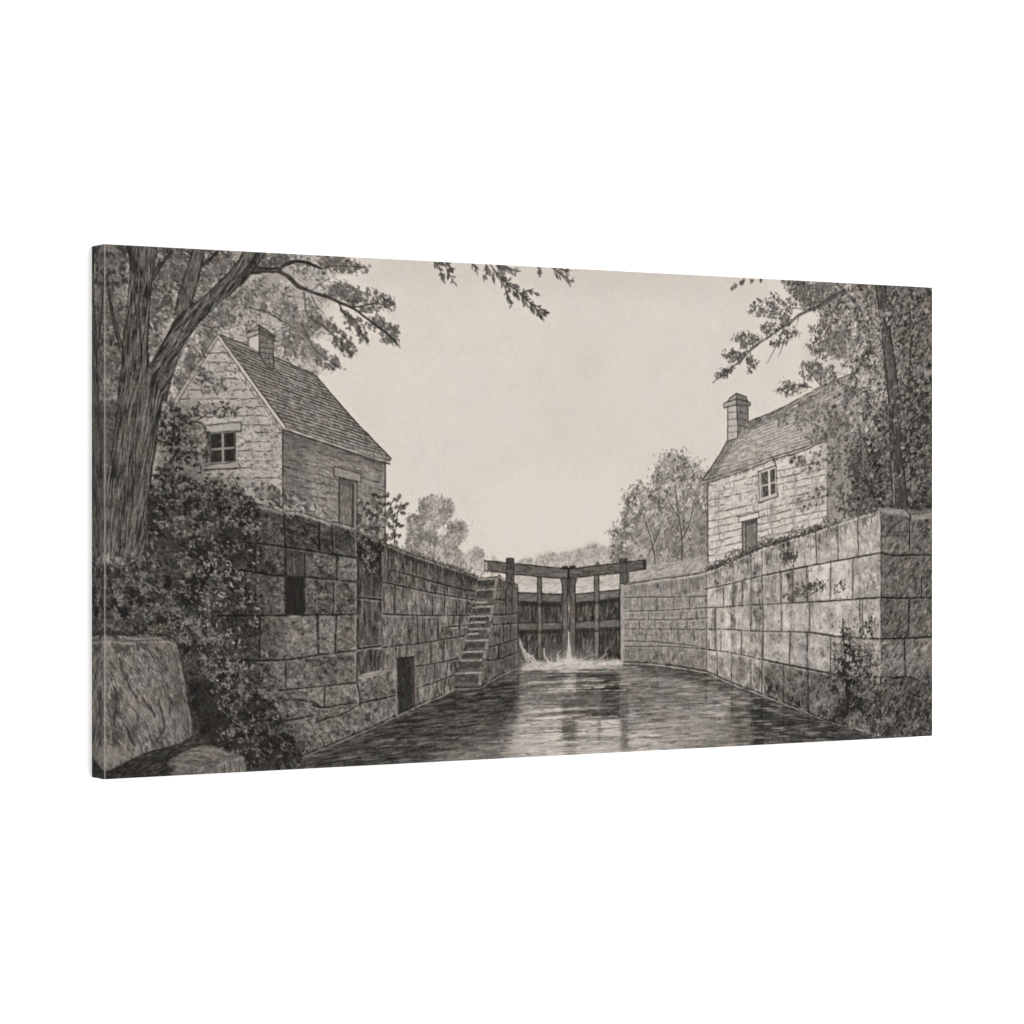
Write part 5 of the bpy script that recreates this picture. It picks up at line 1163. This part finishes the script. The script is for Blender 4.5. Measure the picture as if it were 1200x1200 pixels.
dabs([(374, 300), (396, 300), (412, 306), (432, 312), (428, 318), (412, 318), (396, 322), (380, 316)], 120, 92)
dabs([(386, 334), (400, 330), (416, 338), (424, 350), (410, 352), (392, 346)], 80, 86)
dabs([(404, 350), (424, 344), (436, 340), (448, 342), (458, 350), (462, 362), (448, 362), (430, 366), (412, 360)], 110, 88)
dabs([(398, 360), (408, 368), (422, 376), (428, 386), (432, 402), (424, 402), (418, 388), (404, 376)], 60, 88)
dabs([(430, 374), (446, 372), (456, 380), (466, 384), (464, 390), (452, 390), (440, 382), (432, 384)], 60, 92)
dabs([(444, 390), (456, 390), (468, 398), (466, 406), (456, 402), (448, 400)], 34, 98)
dabs([(388, 392), (404, 388), (408, 398), (416, 408), (414, 418), (404, 414), (392, 406)], 70, 90)
dabs([(360, 366), (378, 372), (392, 378), (396, 386), (380, 388), (364, 380)], 60, 96)
dabs([(366, 408), (382, 412), (394, 420), (400, 432), (388, 436), (378, 428), (368, 424)], 64, 98)
dabs([(336, 372), (356, 370), (366, 392), (352, 404), (340, 392)], 70, 104); dabs([(318, 352), (340, 352), (350, 372), (330, 382)], 40, 122); dabs([(352, 402), (372, 402), (378, 424), (362, 428)], 40, 112)
for poly, n, tn in (([(118, 290), (150, 288), (150, 330), (118, 340)], 150, 76), ([(118, 340), (146, 350), (140, 450), (118, 470)], 170, 92), ([(182, 292), (222, 292), (214, 340), (190, 360), (178, 340)], 190, 78), ([(176, 350), (206, 350), (190, 400), (176, 410)], 110, 100), ([(240, 296), (284, 294), (266, 318), (236, 344)], 120, 92), ([(300, 300), (350, 300), (346, 306), (320, 312), (304, 312)], 80, 96),
                    ([(230, 382), (262, 352), (300, 330), (340, 340), (352, 372), (300, 366), (262, 386), (240, 400)], 260, 112), ([(205, 436), (240, 392), (252, 392), (226, 432), (206, 462)], 120, 98), ([(118, 470), (134, 480), (126, 560), (118, 580)], 60, 84), ([(322, 380), (362, 384), (372, 430), (330, 412)], 110, 112)):
    m = blur(mask(poly, 0), 4); c = inside(m, n * 1.6, np.clip(.25 + noise(9, octaves=2), 0, 2)); k = len(c)
    marks(c, rng.normal(.4, .9, k), rng.uniform(3, 8, k), rng.uniform(.6, 1.2, k), tn + rng.normal(0, 18, k), .62, rng.normal(0, .8, k), leaf=True)
    c = inside(m, n); k = len(c); marks(c, rng.normal(.4, 1, k), rng.uniform(4, 9, k), .5, tn - 6 + rng.normal(0, 12, k), .55, rng.normal(0, 1.6, k))
dabs([(198, 300), (220, 298), (216, 324), (200, 336), (188, 322)], 60, 86, ang=2); dabs([(236, 322), (262, 300), (278, 296), (262, 316), (240, 340)], 40, 104); dabs([(124, 300), (150, 296), (148, 312), (126, 318)], 30, 92)
for l, r in (([(356, 342), (358, 350), (358, 363), (367, 375), (380, 383), (393, 395), (412, 417)], 1.0), ([(397, 355), (403, 367), (418, 377), (423, 390), (432, 402)], .9), ([(353, 378), (357, 387), (367, 407), (377, 417), (397, 430)], .9), ([(396, 354), (415, 360), (440, 356), (458, 362)], .8), ([(365, 346), (372, 360), (380, 368)], .8),
             ([(364, 342), (376, 332), (386, 326)], .7), ([(420, 365), (436, 366)], .6), ([(290, 360), (312, 366), (330, 376), (345, 384)], .8), ([(377, 315), (390, 312), (412, 312), (430, 314)], .7), ([(347, 307), (347, 300)], .8), ([(232, 378), (246, 384), (262, 382)], .7), ([(240, 386), (250, 396)], .6), ([(286, 348), (300, 360)], .6)):
    lf = np.maximum(lf, line(l, r, .5, 72, .85, .4, .25))
tm = np.zeros_like(V)
tm = np.maximum(tm, limb([(142, 408, 1.8), (136, 385, 1.6), (131, 365, 1.4), (127, 338, 1.0)], 78, 52)); tm = np.maximum(tm, limb([(149, 286, 1.2), (152, 296, 1.3), (155.5, 307, 1.4)], 56, 44)); tm = np.maximum(tm, limb([(178, 328, 2.0), (184, 317, 1.6), (192, 306, 1.3), (202, 295, .8)], 74, 48))
tm = np.maximum(tm, limb([(236, 312, 1.2), (246, 304, 1.0), (256, 294, .7)], 74, 50))
tm = np.maximum(tm, limb([(213, 372, 9), (217, 350, 8.2), (225, 324, 7.6), (234, 288, 6.6)], 88, 46, None, 1.6))
tm = np.maximum(tm, limb([(292, 317, 3.2), (312, 316.5, 2.4), (326, 316.5, 2.0)], 74, 46)); tm = np.maximum(tm, limb([(326, 316, 1.4), (336, 309.5, 1.2), (347, 306.5, 1.0), (360, 308, .8), (377, 315, .5)], 76, 52))
tm = np.maximum(tm, limb([(326, 317, 1.7), (340, 326, 1.5), (349, 335, 1.4), (365, 342, 1.1), (383, 348, .9), (397, 354, .8), (415, 362, .6), (432, 375, .5), (450, 388, .5), (465, 402, .4)], 84, 66))
def slab(poly, tone, edge, ang, n, light=34):
    m = mask(poly, .6); lay(m, tone + 6 * noise(8, 30, 2)); k = int(m.sum() / 6 * n)
    hatch(m, (tone - 38, tone + light), k, (7, 22), ang, .16, (.5, .9), .62, curve=.15); hatch(m, (tone + light - 8, tone + light + 22), k // 5, (5, 14), ang, .2, (.5, .9), .55); hatch(m, (tone - 46, tone - 34), k // 5, (8, 26), ang, .14, (.5, .9), .6, dens=np.clip(noise(7, octaves=2), 0, 2))
    line(list(poly) + [poly[0]], .9, .9, edge, .75, .6, .4)
    return m


tm = np.maximum(tm, slab([(194, 470), (203, 437), (215, 403), (232, 380), (250, 360), (275, 340), (296, 318), (308, 300), (310, 290), (288, 289), (280, 305), (263, 325), (242, 345), (222, 361), (207, 373), (196, 392), (184, 414), (174, 432), (168, 450)], 84, 44, math.radians(-58), 1.0))
tm = np.maximum(tm, slab([(152, 284), (182, 284), (179, 320), (176, 350), (174, 380), (172.5, 400), (172.5, 428), (176, 436), (150, 470), (140, 455), (142.5, 428), (145, 395), (148, 370), (151, 345), (153, 318)], 76, 44, math.radians(94), 1.1))
bark = np.deg2rad(np.interp(XX, [0, 40, 80, 140], [96, 98, 102, 108])).astype(np.float32)
m = mask([(141, 448), (172, 430), (198, 446), (187, 483), (182.5, 517), (178, 550), (173.5, 583), (172.5, 617), (176, 648), (180, 664), (160, 656), (140, 664), (118, 660), (118, 590), (126, 560), (131, 533), (136, 500)], .6)
tm = np.maximum(tm, m); lay(m, 84 + 8 * noise(7, 34, 2)); k = int(m.sum() / 5)
hatch(m, (42, 122), k, (8, 24), bark, .12, (.5, .95), .62, curve=.14); hatch(m, (112, 142), k // 5, (6, 18), bark, .16, (.5, .9), .5); hatch(m, (36, 52), k // 5, (8, 24), bark, .14, (.5, .9), .55, dens=np.clip(noise(9, 30, 2), 0, 2))
dkm = blur(mask([(190, 450), (198, 446), (187, 483), (182.5, 517), (178, 550), (173.5, 583), (173, 640), (166, 640), (168, 560), (178, 500)], 0), 3) * m; lay(dkm, 50, .65)
hatch(blur(mask([(118, 615), (150, 600), (160, 640), (118, 662)], 0), 6) * m, (84, 132), 160, (6, 16), bark, .2, (.5, .9), .5); lay(blur(mask([(172, 436), (182, 430), (176, 470), (160, 480)], 0), 4), 58, .5)
for l in ([(197, 448), (187, 483), (182.5, 517), (178, 550), (173.5, 583), (172.5, 617), (176, 648)], [(140, 455), (136, 500), (131, 533), (125, 562)], [(172.6, 400), (172.8, 428), (166, 452), (160, 490)], [(222, 361), (228, 352)]):
    line(l, 1.2, .9, 36, .85, .6, .3)
c = inside(mask([(118, 640), (176, 640), (186, 672), (118, 690)], 5), 260); k = len(c)
marks(c, rng.normal(1.2, .6, k), rng.uniform(5, 11, k), rng.uniform(.8, 1.6, k), rng.choice([46, 70, 118, 136], k) + rng.normal(0, 8, k), .6, rng.normal(0, .5, k), leaf=True)
part('drawn_trunk', largest(tm), 'thick forked trunk and limbs of the great tree on the left')
part('drawn_foliage', (blur(lf, 1.3) > .24).astype(np.float32) * (tm < .5), 'leafy bough ends of the great tree on the left')

# ---- sprays hanging in from the top edge -----------------------------------------------------------------
cv = np.zeros_like(V)
cv = np.maximum(cv, sprig([(508, 304), (514, 312), (517, 322), (518, 328)], 13, 8.5, 88, 7)); cv = np.maximum(cv, sprig([(514, 304), (522, 312), (528, 324), (532, 332)], 12, 8.5, 90, 8)); cv = np.maximum(cv, sprig([(518, 303), (524, 309), (531, 316)], 9, 7.5, 86, 6))
cv = np.maximum(cv, sprig([(572, 306), (580, 318), (590, 328), (598, 335), (607, 342), (623, 357), (634, 367)], 66, 8.5, 84, 11, 60, 1.2)); cv = np.maximum(cv, sprig([(590, 328), (592, 338), (596, 348), (600, 358)], 14, 8, 96, 6)); cv = np.maximum(cv, sprig([(578, 308), (592, 314), (604, 318)], 26, 8, 84, 8)); cv = np.maximum(cv, sprig([(610, 344), (620, 340), (630, 346)], 11, 7, 92, 5)); cv = np.maximum(cv, sprig([(626, 360), (632, 368), (636, 374)], 7, 7, 84, 4)); cv = np.maximum(cv, sprig([(622, 356), (632, 360), (641, 367)], 9, 7, 84, 5))
cv = np.maximum(cv, sprig([(552, 304), (556, 310), (558, 318)], 7, 8, 92, 5)); cv = np.maximum(cv, sprig([(570, 308), (570, 316), (568, 326)], 10, 8, 90, 6))
cv = np.maximum(cv, sprig([(640, 311), (650, 316), (660, 324), (671, 331)], 22, 8, 96, 8)); cv = np.maximum(cv, sprig([(628, 310), (632, 316), (633, 322)], 6, 7, 96, 4)); cv = np.maximum(cv, sprig([(652, 312), (664, 318), (668, 322)], 8, 7, 98, 5))
part('drawn_branch', (blur(cv, 1.2) > .22).astype(np.float32), 'leaf sprays hanging in at the top edge of the picture')

# ---- tones rubbed in over whole passages ----------------------------------------------------------------------
NT = np.clip(1 - blur(tm, .6), 0, 1)
glaze([(118, 284), (200, 288), (222, 300), (214, 350), (196, 400), (180, 520), (118, 540)], .10, 10, NT)
glaze([(215, 292), (330, 296), (330, 330), (262, 380), (222, 380)], .10, 12, NT)
glaze([(180, 470), (230, 478), (242, 560), (176, 600)], .20, 9, NT)
glaze([(172, 585), (300, 600), (330, 700), (300, 800), (350, 910), (118, 915), (118, 900), (225, 860), (210, 750), (118, 740), (118, 660)], .17, 9, NT)
glaze([(222, 780), (262, 800), (300, 850), (345, 895), (300, 900), (290, 880), (250, 868), (226, 862)], .22, 8)
glaze([(200, 690), (250, 700), (262, 740), (215, 730)], .2, 7); glaze([(170, 640), (215, 640), (262, 660), (240, 700), (200, 700)], .22, 9, NT)
glaze([(262, 590), (418, 622), (418, 655), (300, 640), (262, 640)], .08, 5); glaze([(232, 640), (300, 640), (300, 780), (250, 750)], .12, 10)
glaze([(330, 725), (418, 722), (420, 850), (350, 868), (330, 800)], -.07, 9)
glaze([(118, 903), (207, 876), (216, 874), (200, 886), (195, 916), (118, 918)], .2, 3)
glaze([(118, 743), (205, 748), (222, 835), (222, 865), (160, 887), (118, 905)], -.06, 3)
glaze([(205, 890), (222, 877), (247, 874), (286, 887), (289, 915), (208, 915)], -.16, 1.5)
glaze([(829, 672), (900, 645), (960, 640), (1024, 640), (1026, 700), (960, 740), (860, 770), (832, 770)], -.09, 10, E)
glaze([(886, 780), (960, 785), (1031, 795), (1031, 862), (985, 850), (920, 824)], .2, 8, E); glaze([(1031, 600), (1098, 602), (1098, 700), (1031, 700)], .05, 5, F); glaze([(1031, 790), (1098, 790), (1098, 870), (1031, 868)], .2, 8, F)
glaze([(1000, 333), (1098, 336), (1098, 470), (1060, 470), (1040, 400)], .10, 10); glaze([(1056, 470), (1098, 460), (1098, 600), (1060, 600)], .16, 8); glaze([(995, 520), (1042, 500), (1042, 600), (1004, 604)], .14, 8)
glaze([(440, 634), (560, 676), (556, 700), (440, 690)], .12, 5, C)

# every sample below the skyline belongs to something drawn
for _ in range(40):
    hole = (LAB == 0) & (YY > 452)
    if not hole.any():
        break
    for sh, ax in ((1, 0), (-1, 0), (1, 1), (-1, 1)):
        q = np.roll(LAB, sh, ax); u = hole & (LAB == 0) & (q > 0); LAB[u] = q[u]

# ---- finish: paper tooth, print softness, pale fold ---------------------------------------------------------
# light-catching leaves over the dark growth
for poly, n, lo, hi in (([(118, 650), (175, 650), (200, 690), (225, 730), (205, 745), (118, 738)], 260, 104, 146), ([(180, 590), (300, 596), (302, 640), (262, 660), (180, 640)], 240, 108, 160), ([(205, 650), (262, 660), (250, 700), (215, 700)], 110, 112, 150), ([(205, 715), (250, 735), (280, 780), (310, 830), (262, 820), (230, 770)], 300, 108, 158),
                       ([(262, 820), (330, 826), (350, 880), (300, 896), (256, 868)], 240, 100, 146), ([(262, 588), (304, 602), (302, 622), (270, 614)], 90, 140, 178), ([(258, 660), (300, 672), (300, 720), (262, 720)], 90, 104, 140), ([(180, 545), (262, 560), (300, 588), (240, 596), (180, 586)], 160, 120, 166)):
    m = blur(mask(poly, 0), 6) * NT
    c = inside(m, n * 1.2, np.clip(.2 + noise(8, octaves=2), 0, 2)); k = len(c)
    marks(c, rng.normal(.5, .8, k), rng.uniform(2.5, 6.5, k), rng.uniform(.5, 1.0, k), rng.uniform(lo - 16, hi - 14, k), .62, rng.normal(0, .7, k), leaf=True)
    c = inside(m, n * .8, np.clip(.2 - noise(8, octaves=2), 0, 2)); k = len(c)
    marks(c, rng.normal(.5, .8, k), rng.uniform(3, 7, k), rng.uniform(.5, 1.0, k), rng.normal(38, 6, k), .6, rng.normal(0, .7, k), leaf=True)
lay(veg * NT, 82, .16)
glaze([(205, 470), (255, 400), (331, 505), (331, 600), (180, 600)], .10, 8, NT); glaze([(178, 540), (262, 545), (331, 575), (331, 604), (178, 600)], .12, 8, NT); glaze([(331, 503), (360, 512), (360, 606), (331, 600)], .10, 6)
glaze([(956, 333), (1040, 336), (1040, 480), (985, 500), (962, 400)], -.07, 12, crownR); glaze([(340, 893), (422, 862), (533, 812), (604, 790), (604, 850), (470, 908)], .10, 8, Wm)
glaze([(848, 520), (880, 500), (960, 462), (975, 505), (906, 530), (840, 553)], -.14, 5, roofR)
V = V + Wm * (1 - blur(foam, 1)) * .25 * (blur(V, 1.0) - V)
base_trunk = mask([(141, 448), (172, 430), (198, 446), (187, 483), (182.5, 517), (178, 550), (173.5, 583), (172.5, 617), (176, 648), (150, 656), (118, 650), (118, 590), (126, 560), (131, 533), (136, 500)], .8)
V = V + base_trunk * .3 * (blur(V, 2.5) - V)
hatch(base_trunk, (38, 58), 420, (16, 46), bark, .06, (.42, .6), .6, curve=.06); hatch(base_trunk, (104, 132), 300, (12, 36), bark, .06, (.42, .6), .5, curve=.06)
up_l = mask([(153, 286), (181, 286), (176, 350), (172.5, 428), (146, 440), (148, 370)], .8); up_r = mask([(176, 436), (196, 394), (222, 362), (263, 326), (290, 292), (308, 294), (275, 340), (232, 380), (203, 437), (194, 468)], .8)
for q, an in ((up_l, 94), (up_r, -52)):
    hatch(q, (38, 58), 190, (14, 38), math.radians(an), .1, (.42, .6), .55, curve=.06); hatch(q, (104, 132), 150, (12, 30), math.radians(an), .1, (.42, .6), .5, curve=.06)
glaze([(255, 592), (418, 622), (420, 858), (353, 888), (300, 860), (262, 760)], .11, 8, A); glaze([(262, 592), (418, 622), (418, 654), (300, 640)], .06, 4, A); glaze([(280, 800), (345, 800), (360, 885), (320, 890)], .1, 8)
glaze([(260, 640), (330, 640), (325, 770), (262, 760)], .1, 9, A)
# loose leaves and light chips where growth meets the near wall
c = inside(mask([(236, 650), (300, 640), (306, 720), (296, 790), (330, 820), (330, 850), (290, 810), (250, 745), (232, 715)], 5), 260, np.clip(.15 + noise(10, octaves=2), 0, 2)); k = len(c)
marks(c, rng.normal(.6, .9, k), rng.uniform(3, 8, k), rng.uniform(.6, 1.2, k), rng.choice([44, 58, 124, 140], k) + rng.normal(0, 8, k), .62, rng.normal(0, .7, k), leaf=True)
sky = (LAB == 0).astype(np.float32)
glaze([(430, 296), (900, 322), (900, 350), (430, 332)], .025, 14, sky)
ink = np.clip((200 - blur(V, 6)) / 40, 0, 1)               # crisper, deeper graphite where there is drawing
V = V + ink * (.24 * (V - blur(V, 1.6)) + .26 * (V - blur(V, 14)))
V = np.clip(V, 22, 212)
V = blur(V, .35)
deep = np.clip((196 - V) / 60, 0, 1) * np.clip((V - 20) / 40, .25, 1)
shade(deep, 6.5 * noise(2.1) + 6 * noise(3.6, 3.0) + 4 * noise(7, octaves=2))
weave = noise(1.6, 5) + noise(5, 1.6)
shade(ONE, 1.5 * weave + 1.3 * noise(1.5))
def ink_rgb():
    """printed colour of every sample, display values 0..255: warm paper, neutral graphite"""
    g = np.clip(V, 12, 235)
    c1 = noise(7, octaves=2) * 2.2 * np.clip((215 - g) / 90, .1, 1); c2 = noise(26, octaves=2) * 1.6
    k = g / 210.0
    r = g + 8.8 * k + .8 + c1 + c2 * .5; gg = g - .4 * k - c1 * .3; b = g - 8.8 * k - 1.6 - c1 * .2 - c2
    return np.stack([r, gg, b], -1)
# =======================================================================================
#  THE SCENE
# =======================================================================================
import bpy
from mathutils import Matrix, Vector

CW, CH, CD = 1.0, 0.5, 0.0285            # canvas width, height, depth in metres
CZ = 1.5                                 # height of its centre on the wall
GAIN = 0.506                             # ink reflectance so that the lit print reads as measured
sc = bpy.context.scene
COL = sc.collection


def lin(c):
    c = np.clip(c / 255.0, 0, 1)
    return np.where(c <= .04045, c / 12.92, ((c + .055) / 1.055) ** 2.4)


def nodes(name):
    m = bpy.data.materials.new(name); m.use_nodes = True
    n = m.node_tree.nodes; l = m.node_tree.links
    return m, n, l, n['Principled BSDF']


def ink_material():
    m, n, l, b = nodes('ink_on_canvas')
    a = n.new('ShaderNodeAttribute'); a.attribute_name = 'ink'
    l.new(a.outputs['Color'], b.inputs['Base Color'])
    b.inputs['Roughness'].default_value = .9; b.inputs['Specular IOR Level'].default_value = .06
    tc = n.new('ShaderNodeTexCoord')
    hs = []
    for ax in (0, 1):                     # warp and weft of the cloth
        mp = n.new('ShaderNodeMapping'); l.new(tc.outputs['Object'], mp.inputs['Vector'])
        w = n.new('ShaderNodeTexWave'); w.wave_type = 'BANDS'; w.bands_direction = 'X' if ax == 0 else 'Z'
        w.inputs['Scale'].default_value = 420; w.inputs['Distortion'].default_value = 1.2; w.inputs['Detail'].default_value = 1
        l.new(mp.outputs['Vector'], w.inputs['Vector']); hs.append(w)
    ad = n.new('ShaderNodeMath'); ad.operation = 'ADD'
    l.new(hs[0].outputs['Fac'], ad.inputs[0]); l.new(hs[1].outputs['Fac'], ad.inputs[1])
    bp = n.new('ShaderNodeBump'); bp.inputs['Strength'].default_value = .12; bp.inputs['Distance'].default_value = .0002
    l.new(ad.outputs[0], bp.inputs['Height']); l.new(bp.outputs['Normal'], b.inputs['Normal'])
    return m


INK = ink_material()
m, n, l, b = nodes('white_wall_paint')
b.inputs['Roughness'].default_value = .95; b.inputs['Specular IOR Level'].default_value = 0
nz = n.new('ShaderNodeTexNoise'); nz.inputs['Scale'].default_value = 3
rp = n.new('ShaderNodeValToRGB'); rp.color_ramp.elements[0].color = (.80, .80, .80, 1); rp.color_ramp.elements[1].color = (.82, .82, .82, 1)
l.new(nz.outputs['Fac'], rp.inputs['Fac']); l.new(rp.outputs['Color'], b.inputs['Base Color'])
WALL = m
m, n, l, b = nodes('bare_pine')
nz = n.new('ShaderNodeTexNoise'); nz.inputs['Scale'].default_value = 30
rp = n.new('ShaderNodeValToRGB'); rp.color_ramp.elements[0].color = (.5, .36, .2, 1); rp.color_ramp.elements[1].color = (.62, .46, .28, 1)
l.new(nz.outputs['Fac'], rp.inputs['Fac']); l.new(rp.outputs['Color'], b.inputs['Base Color'])
PINE = m


def mesh(name, verts, faces, mat, parent=None, cols=None):
    me = bpy.data.meshes.new(name)
    verts = np.asarray(verts, np.float32); faces = np.asarray(faces, np.int32)
    me.vertices.add(len(verts)); me.vertices.foreach_set('co', verts.ravel())
    me.loops.add(faces.size); me.loops.foreach_set('vertex_index', faces.ravel())
    me.polygons.add(len(faces))
    me.polygons.foreach_set('loop_start', np.arange(0, faces.size, 4, dtype=np.int32))
    me.polygons.foreach_set('loop_total', np.full(len(faces), 4, np.int32))
    me.update(calc_edges=True)
    if cols is not None:
        at = me.color_attributes.new('ink', 'FLOAT_COLOR', 'POINT')
        at.data.foreach_set('color', np.c_[cols, np.ones(len(cols))].astype(np.float32).ravel())
    me.materials.append(mat)
    o = bpy.data.objects.new(name, me); COL.objects.link(o)
    if parent is not None:
        o.parent = parent
    return o


root = bpy.data.objects.new('canvas_print', None); COL.objects.link(root)
root.location = (0, 0, CZ)
root['label'] = 'wide canvas print of a grey pencil drawing of a canal lock on a white wall'
root['category'] = 'canvas print'

rgb = lin(ink_rgb()) * GAIN
fold = np.clip(1 - (XX - .4) / 2.4, 0, 1)[..., None] * .55      # ink blended to pale grey in a narrow line along the left fold
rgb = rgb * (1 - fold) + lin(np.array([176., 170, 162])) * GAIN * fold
GX = -CW / 2 + XX / RW * CW; GZ = CH / 2 - YY / RH * CH
rnd = .0010                                                     # soft corner of the wrapped cloth
ex = np.minimum(XX, RW - XX) / RW * CW; ez = np.minimum(YY, RH - YY) / RH * CH
e = np.minimum(ex, ez)
GY = -CD + np.where(e < rnd, (rnd - np.sqrt(np.clip(rnd ** 2 - (rnd - e) ** 2, 0, None))) * .6, 0)
idx = np.arange((RH + 1) * (RW + 1)).reshape(RH + 1, RW + 1)
quads = np.stack([idx[:-1, :-1], idx[1:, :-1], idx[1:, 1:], idx[:-1, 1:]], -1)
cell = LAB[:-1, :-1]
pos = np.stack([GX, GY, GZ], -1).reshape(-1, 3); flat = rgb.reshape(-1, 3)


def piece(name, sel, parent, label=None):
    q = quads[sel]
    if not len(q):
        return None
    u, inv = np.unique(q.ravel(), return_inverse=True)
    o = mesh(name, pos[u], inv.reshape(-1, 4), INK, parent, flat[u])
    if label:
        o['label'] = label
    return o


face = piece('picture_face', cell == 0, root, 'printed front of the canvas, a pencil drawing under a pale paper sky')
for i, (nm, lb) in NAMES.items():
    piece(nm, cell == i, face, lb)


def strip(name, a, bb, cols, flip):
    """a side of the wrapped canvas running back to the wall; the drawing is mirrored round the corner"""
    nA, nB = cols.shape[:2]
    i = np.arange(nA * nB).reshape(nA, nB)
    q = np.stack([i[:-1, :-1], i[1:, :-1], i[1:, 1:], i[:-1, 1:]], -1).reshape(-1, 4)
    if flip:
        q = q[:, ::-1]
    return mesh(name, np.stack(np.broadcast_arrays(*a), -1).reshape(-1, 3), q, INK, root, cols.reshape(-1, 3))


nd = int(round(CD / CW * RW))
dep = np.linspace(0, 1, nd + 1)
yd = -CD + .0006 + (CD - .0006) * dep
# left and right sides
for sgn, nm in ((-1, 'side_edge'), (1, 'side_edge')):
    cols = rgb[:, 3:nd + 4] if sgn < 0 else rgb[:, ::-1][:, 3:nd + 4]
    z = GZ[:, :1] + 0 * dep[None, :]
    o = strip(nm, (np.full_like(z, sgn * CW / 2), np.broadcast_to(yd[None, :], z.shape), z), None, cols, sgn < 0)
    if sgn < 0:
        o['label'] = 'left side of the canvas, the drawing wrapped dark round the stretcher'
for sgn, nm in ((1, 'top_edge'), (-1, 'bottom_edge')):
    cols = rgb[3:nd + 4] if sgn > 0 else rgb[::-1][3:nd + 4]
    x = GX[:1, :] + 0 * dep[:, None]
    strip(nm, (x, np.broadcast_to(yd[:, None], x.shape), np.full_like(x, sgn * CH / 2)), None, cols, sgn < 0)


def box(name, x0, x1, y0, y1, z0, z1, mat, parent):
    v = [(x, y, z) for x in (x0, x1) for y in (y0, y1) for z in (z0, z1)]
    f = [(0, 1, 3, 2), (4, 6, 7, 5), (0, 4, 5, 1), (2, 3, 7, 6), (0, 2, 6, 4), (1, 5, 7, 3)]
    return mesh(name, v, f, mat, parent)


t = .001; bw = .035                       # pine stretcher inside the wrap
for z0, z1 in ((CH / 2 - bw, CH / 2 - t), (-CH / 2 + t, -CH / 2 + bw)):
    box('stretcher_bar', -CW / 2 + t, CW / 2 - t, -CD + .004, -.001, z0, z1, PINE, root)
for x0, x1 in ((-CW / 2 + t, -CW / 2 + bw), (CW / 2 - bw, CW / 2 - t)):
    box('stretcher_bar', x0, x1, -CD + .004, -.001, -CH / 2 + bw + t, CH / 2 - bw - t, PINE, root)

# the white wall it hangs on
w = mesh('wall', [(-9, 0, -5), (9, 0, -5), (9, 0, 8), (-9, 0, 8)], [(0, 1, 2, 3)], WALL)
w['kind'] = 'structure'; w['label'] = 'plain bright white wall behind the canvas print'; w['category'] = 'wall'

# camera: recovered from the print's perspective (2:1 canvas seen 32 degrees from square)
hL = _q[3][1] - _q[0][1]; hR = _q[2][1] - _q[1][1]
xl = (_q[0][0] + _q[3][0]) / 2 - 600; xr = (_q[1][0] + _q[2][0]) / 2 - 600
X1 = xl * CH / hL; X2 = xr * CH / hR
dZ = math.sqrt(CW ** 2 - (X2 - X1) ** 2)
Z1 = dZ / (hL / hR - 1); F = hL * Z1 / CH
wx, wz = (X2 - X1) / CW, dZ / CW         # canvas width direction in camera axes (right, forward)
cam_u = -(X1 * wx + Z1 * wz); cam_n = -(X1 * wz - Z1 * wx)
cd = bpy.data.cameras.new('camera'); cam = bpy.data.objects.new('camera', cd); COL.objects.link(cam)
cd.sensor_width = 36; cd.lens = F / 1200 * 36; cd.clip_end = 100
cy = ((_q[0][1] + _q[3][1]) / 2 + (_q[1][1] + _q[2][1]) / 2) / 2
cd.shift_y = (cy - 600) / 1200
cam.location = (-CW / 2 + cam_u, -CD - cam_n, CZ)
fw = Vector((wz, wx, 0)); rt = Vector((wx, -wz, 0)); up = Vector((0, 0, 1))
cam.matrix_world = Matrix.Translation(cam.location) @ Matrix((rt, up, -fw)).transposed().to_4x4()
sc.camera = cam

# light: even studio white all round, one key lamp from the right so the left edge falls into shade
wd = bpy.data.worlds.new('World'); sc.world = wd; wd.use_nodes = True
bg = wd.node_tree.nodes['Background']; bg.inputs[0].default_value = (1, 1, 1, 1); bg.inputs[1].default_value = 1.4
sd = bpy.data.lights.new('key_lamp', 'SUN'); sd.energy = 1.8; sd.angle = math.radians(20)
so = bpy.data.objects.new('key_lamp', sd); COL.objects.link(so)
so.location = (2.5, -3, 3)
so.rotation_euler = Vector((-.15, .985, -.02)).normalized().to_track_quat('-Z', 'Y').to_euler()
vs = sc.view_settings
vs.view_transform = 'Standard'; vs.look = 'None'; vs.exposure = 0; vs.gamma = 1; vs.use_curve_mapping = False
sc.cycles.max_bounces = 6; sc.cycles.diffuse_bounces = 3
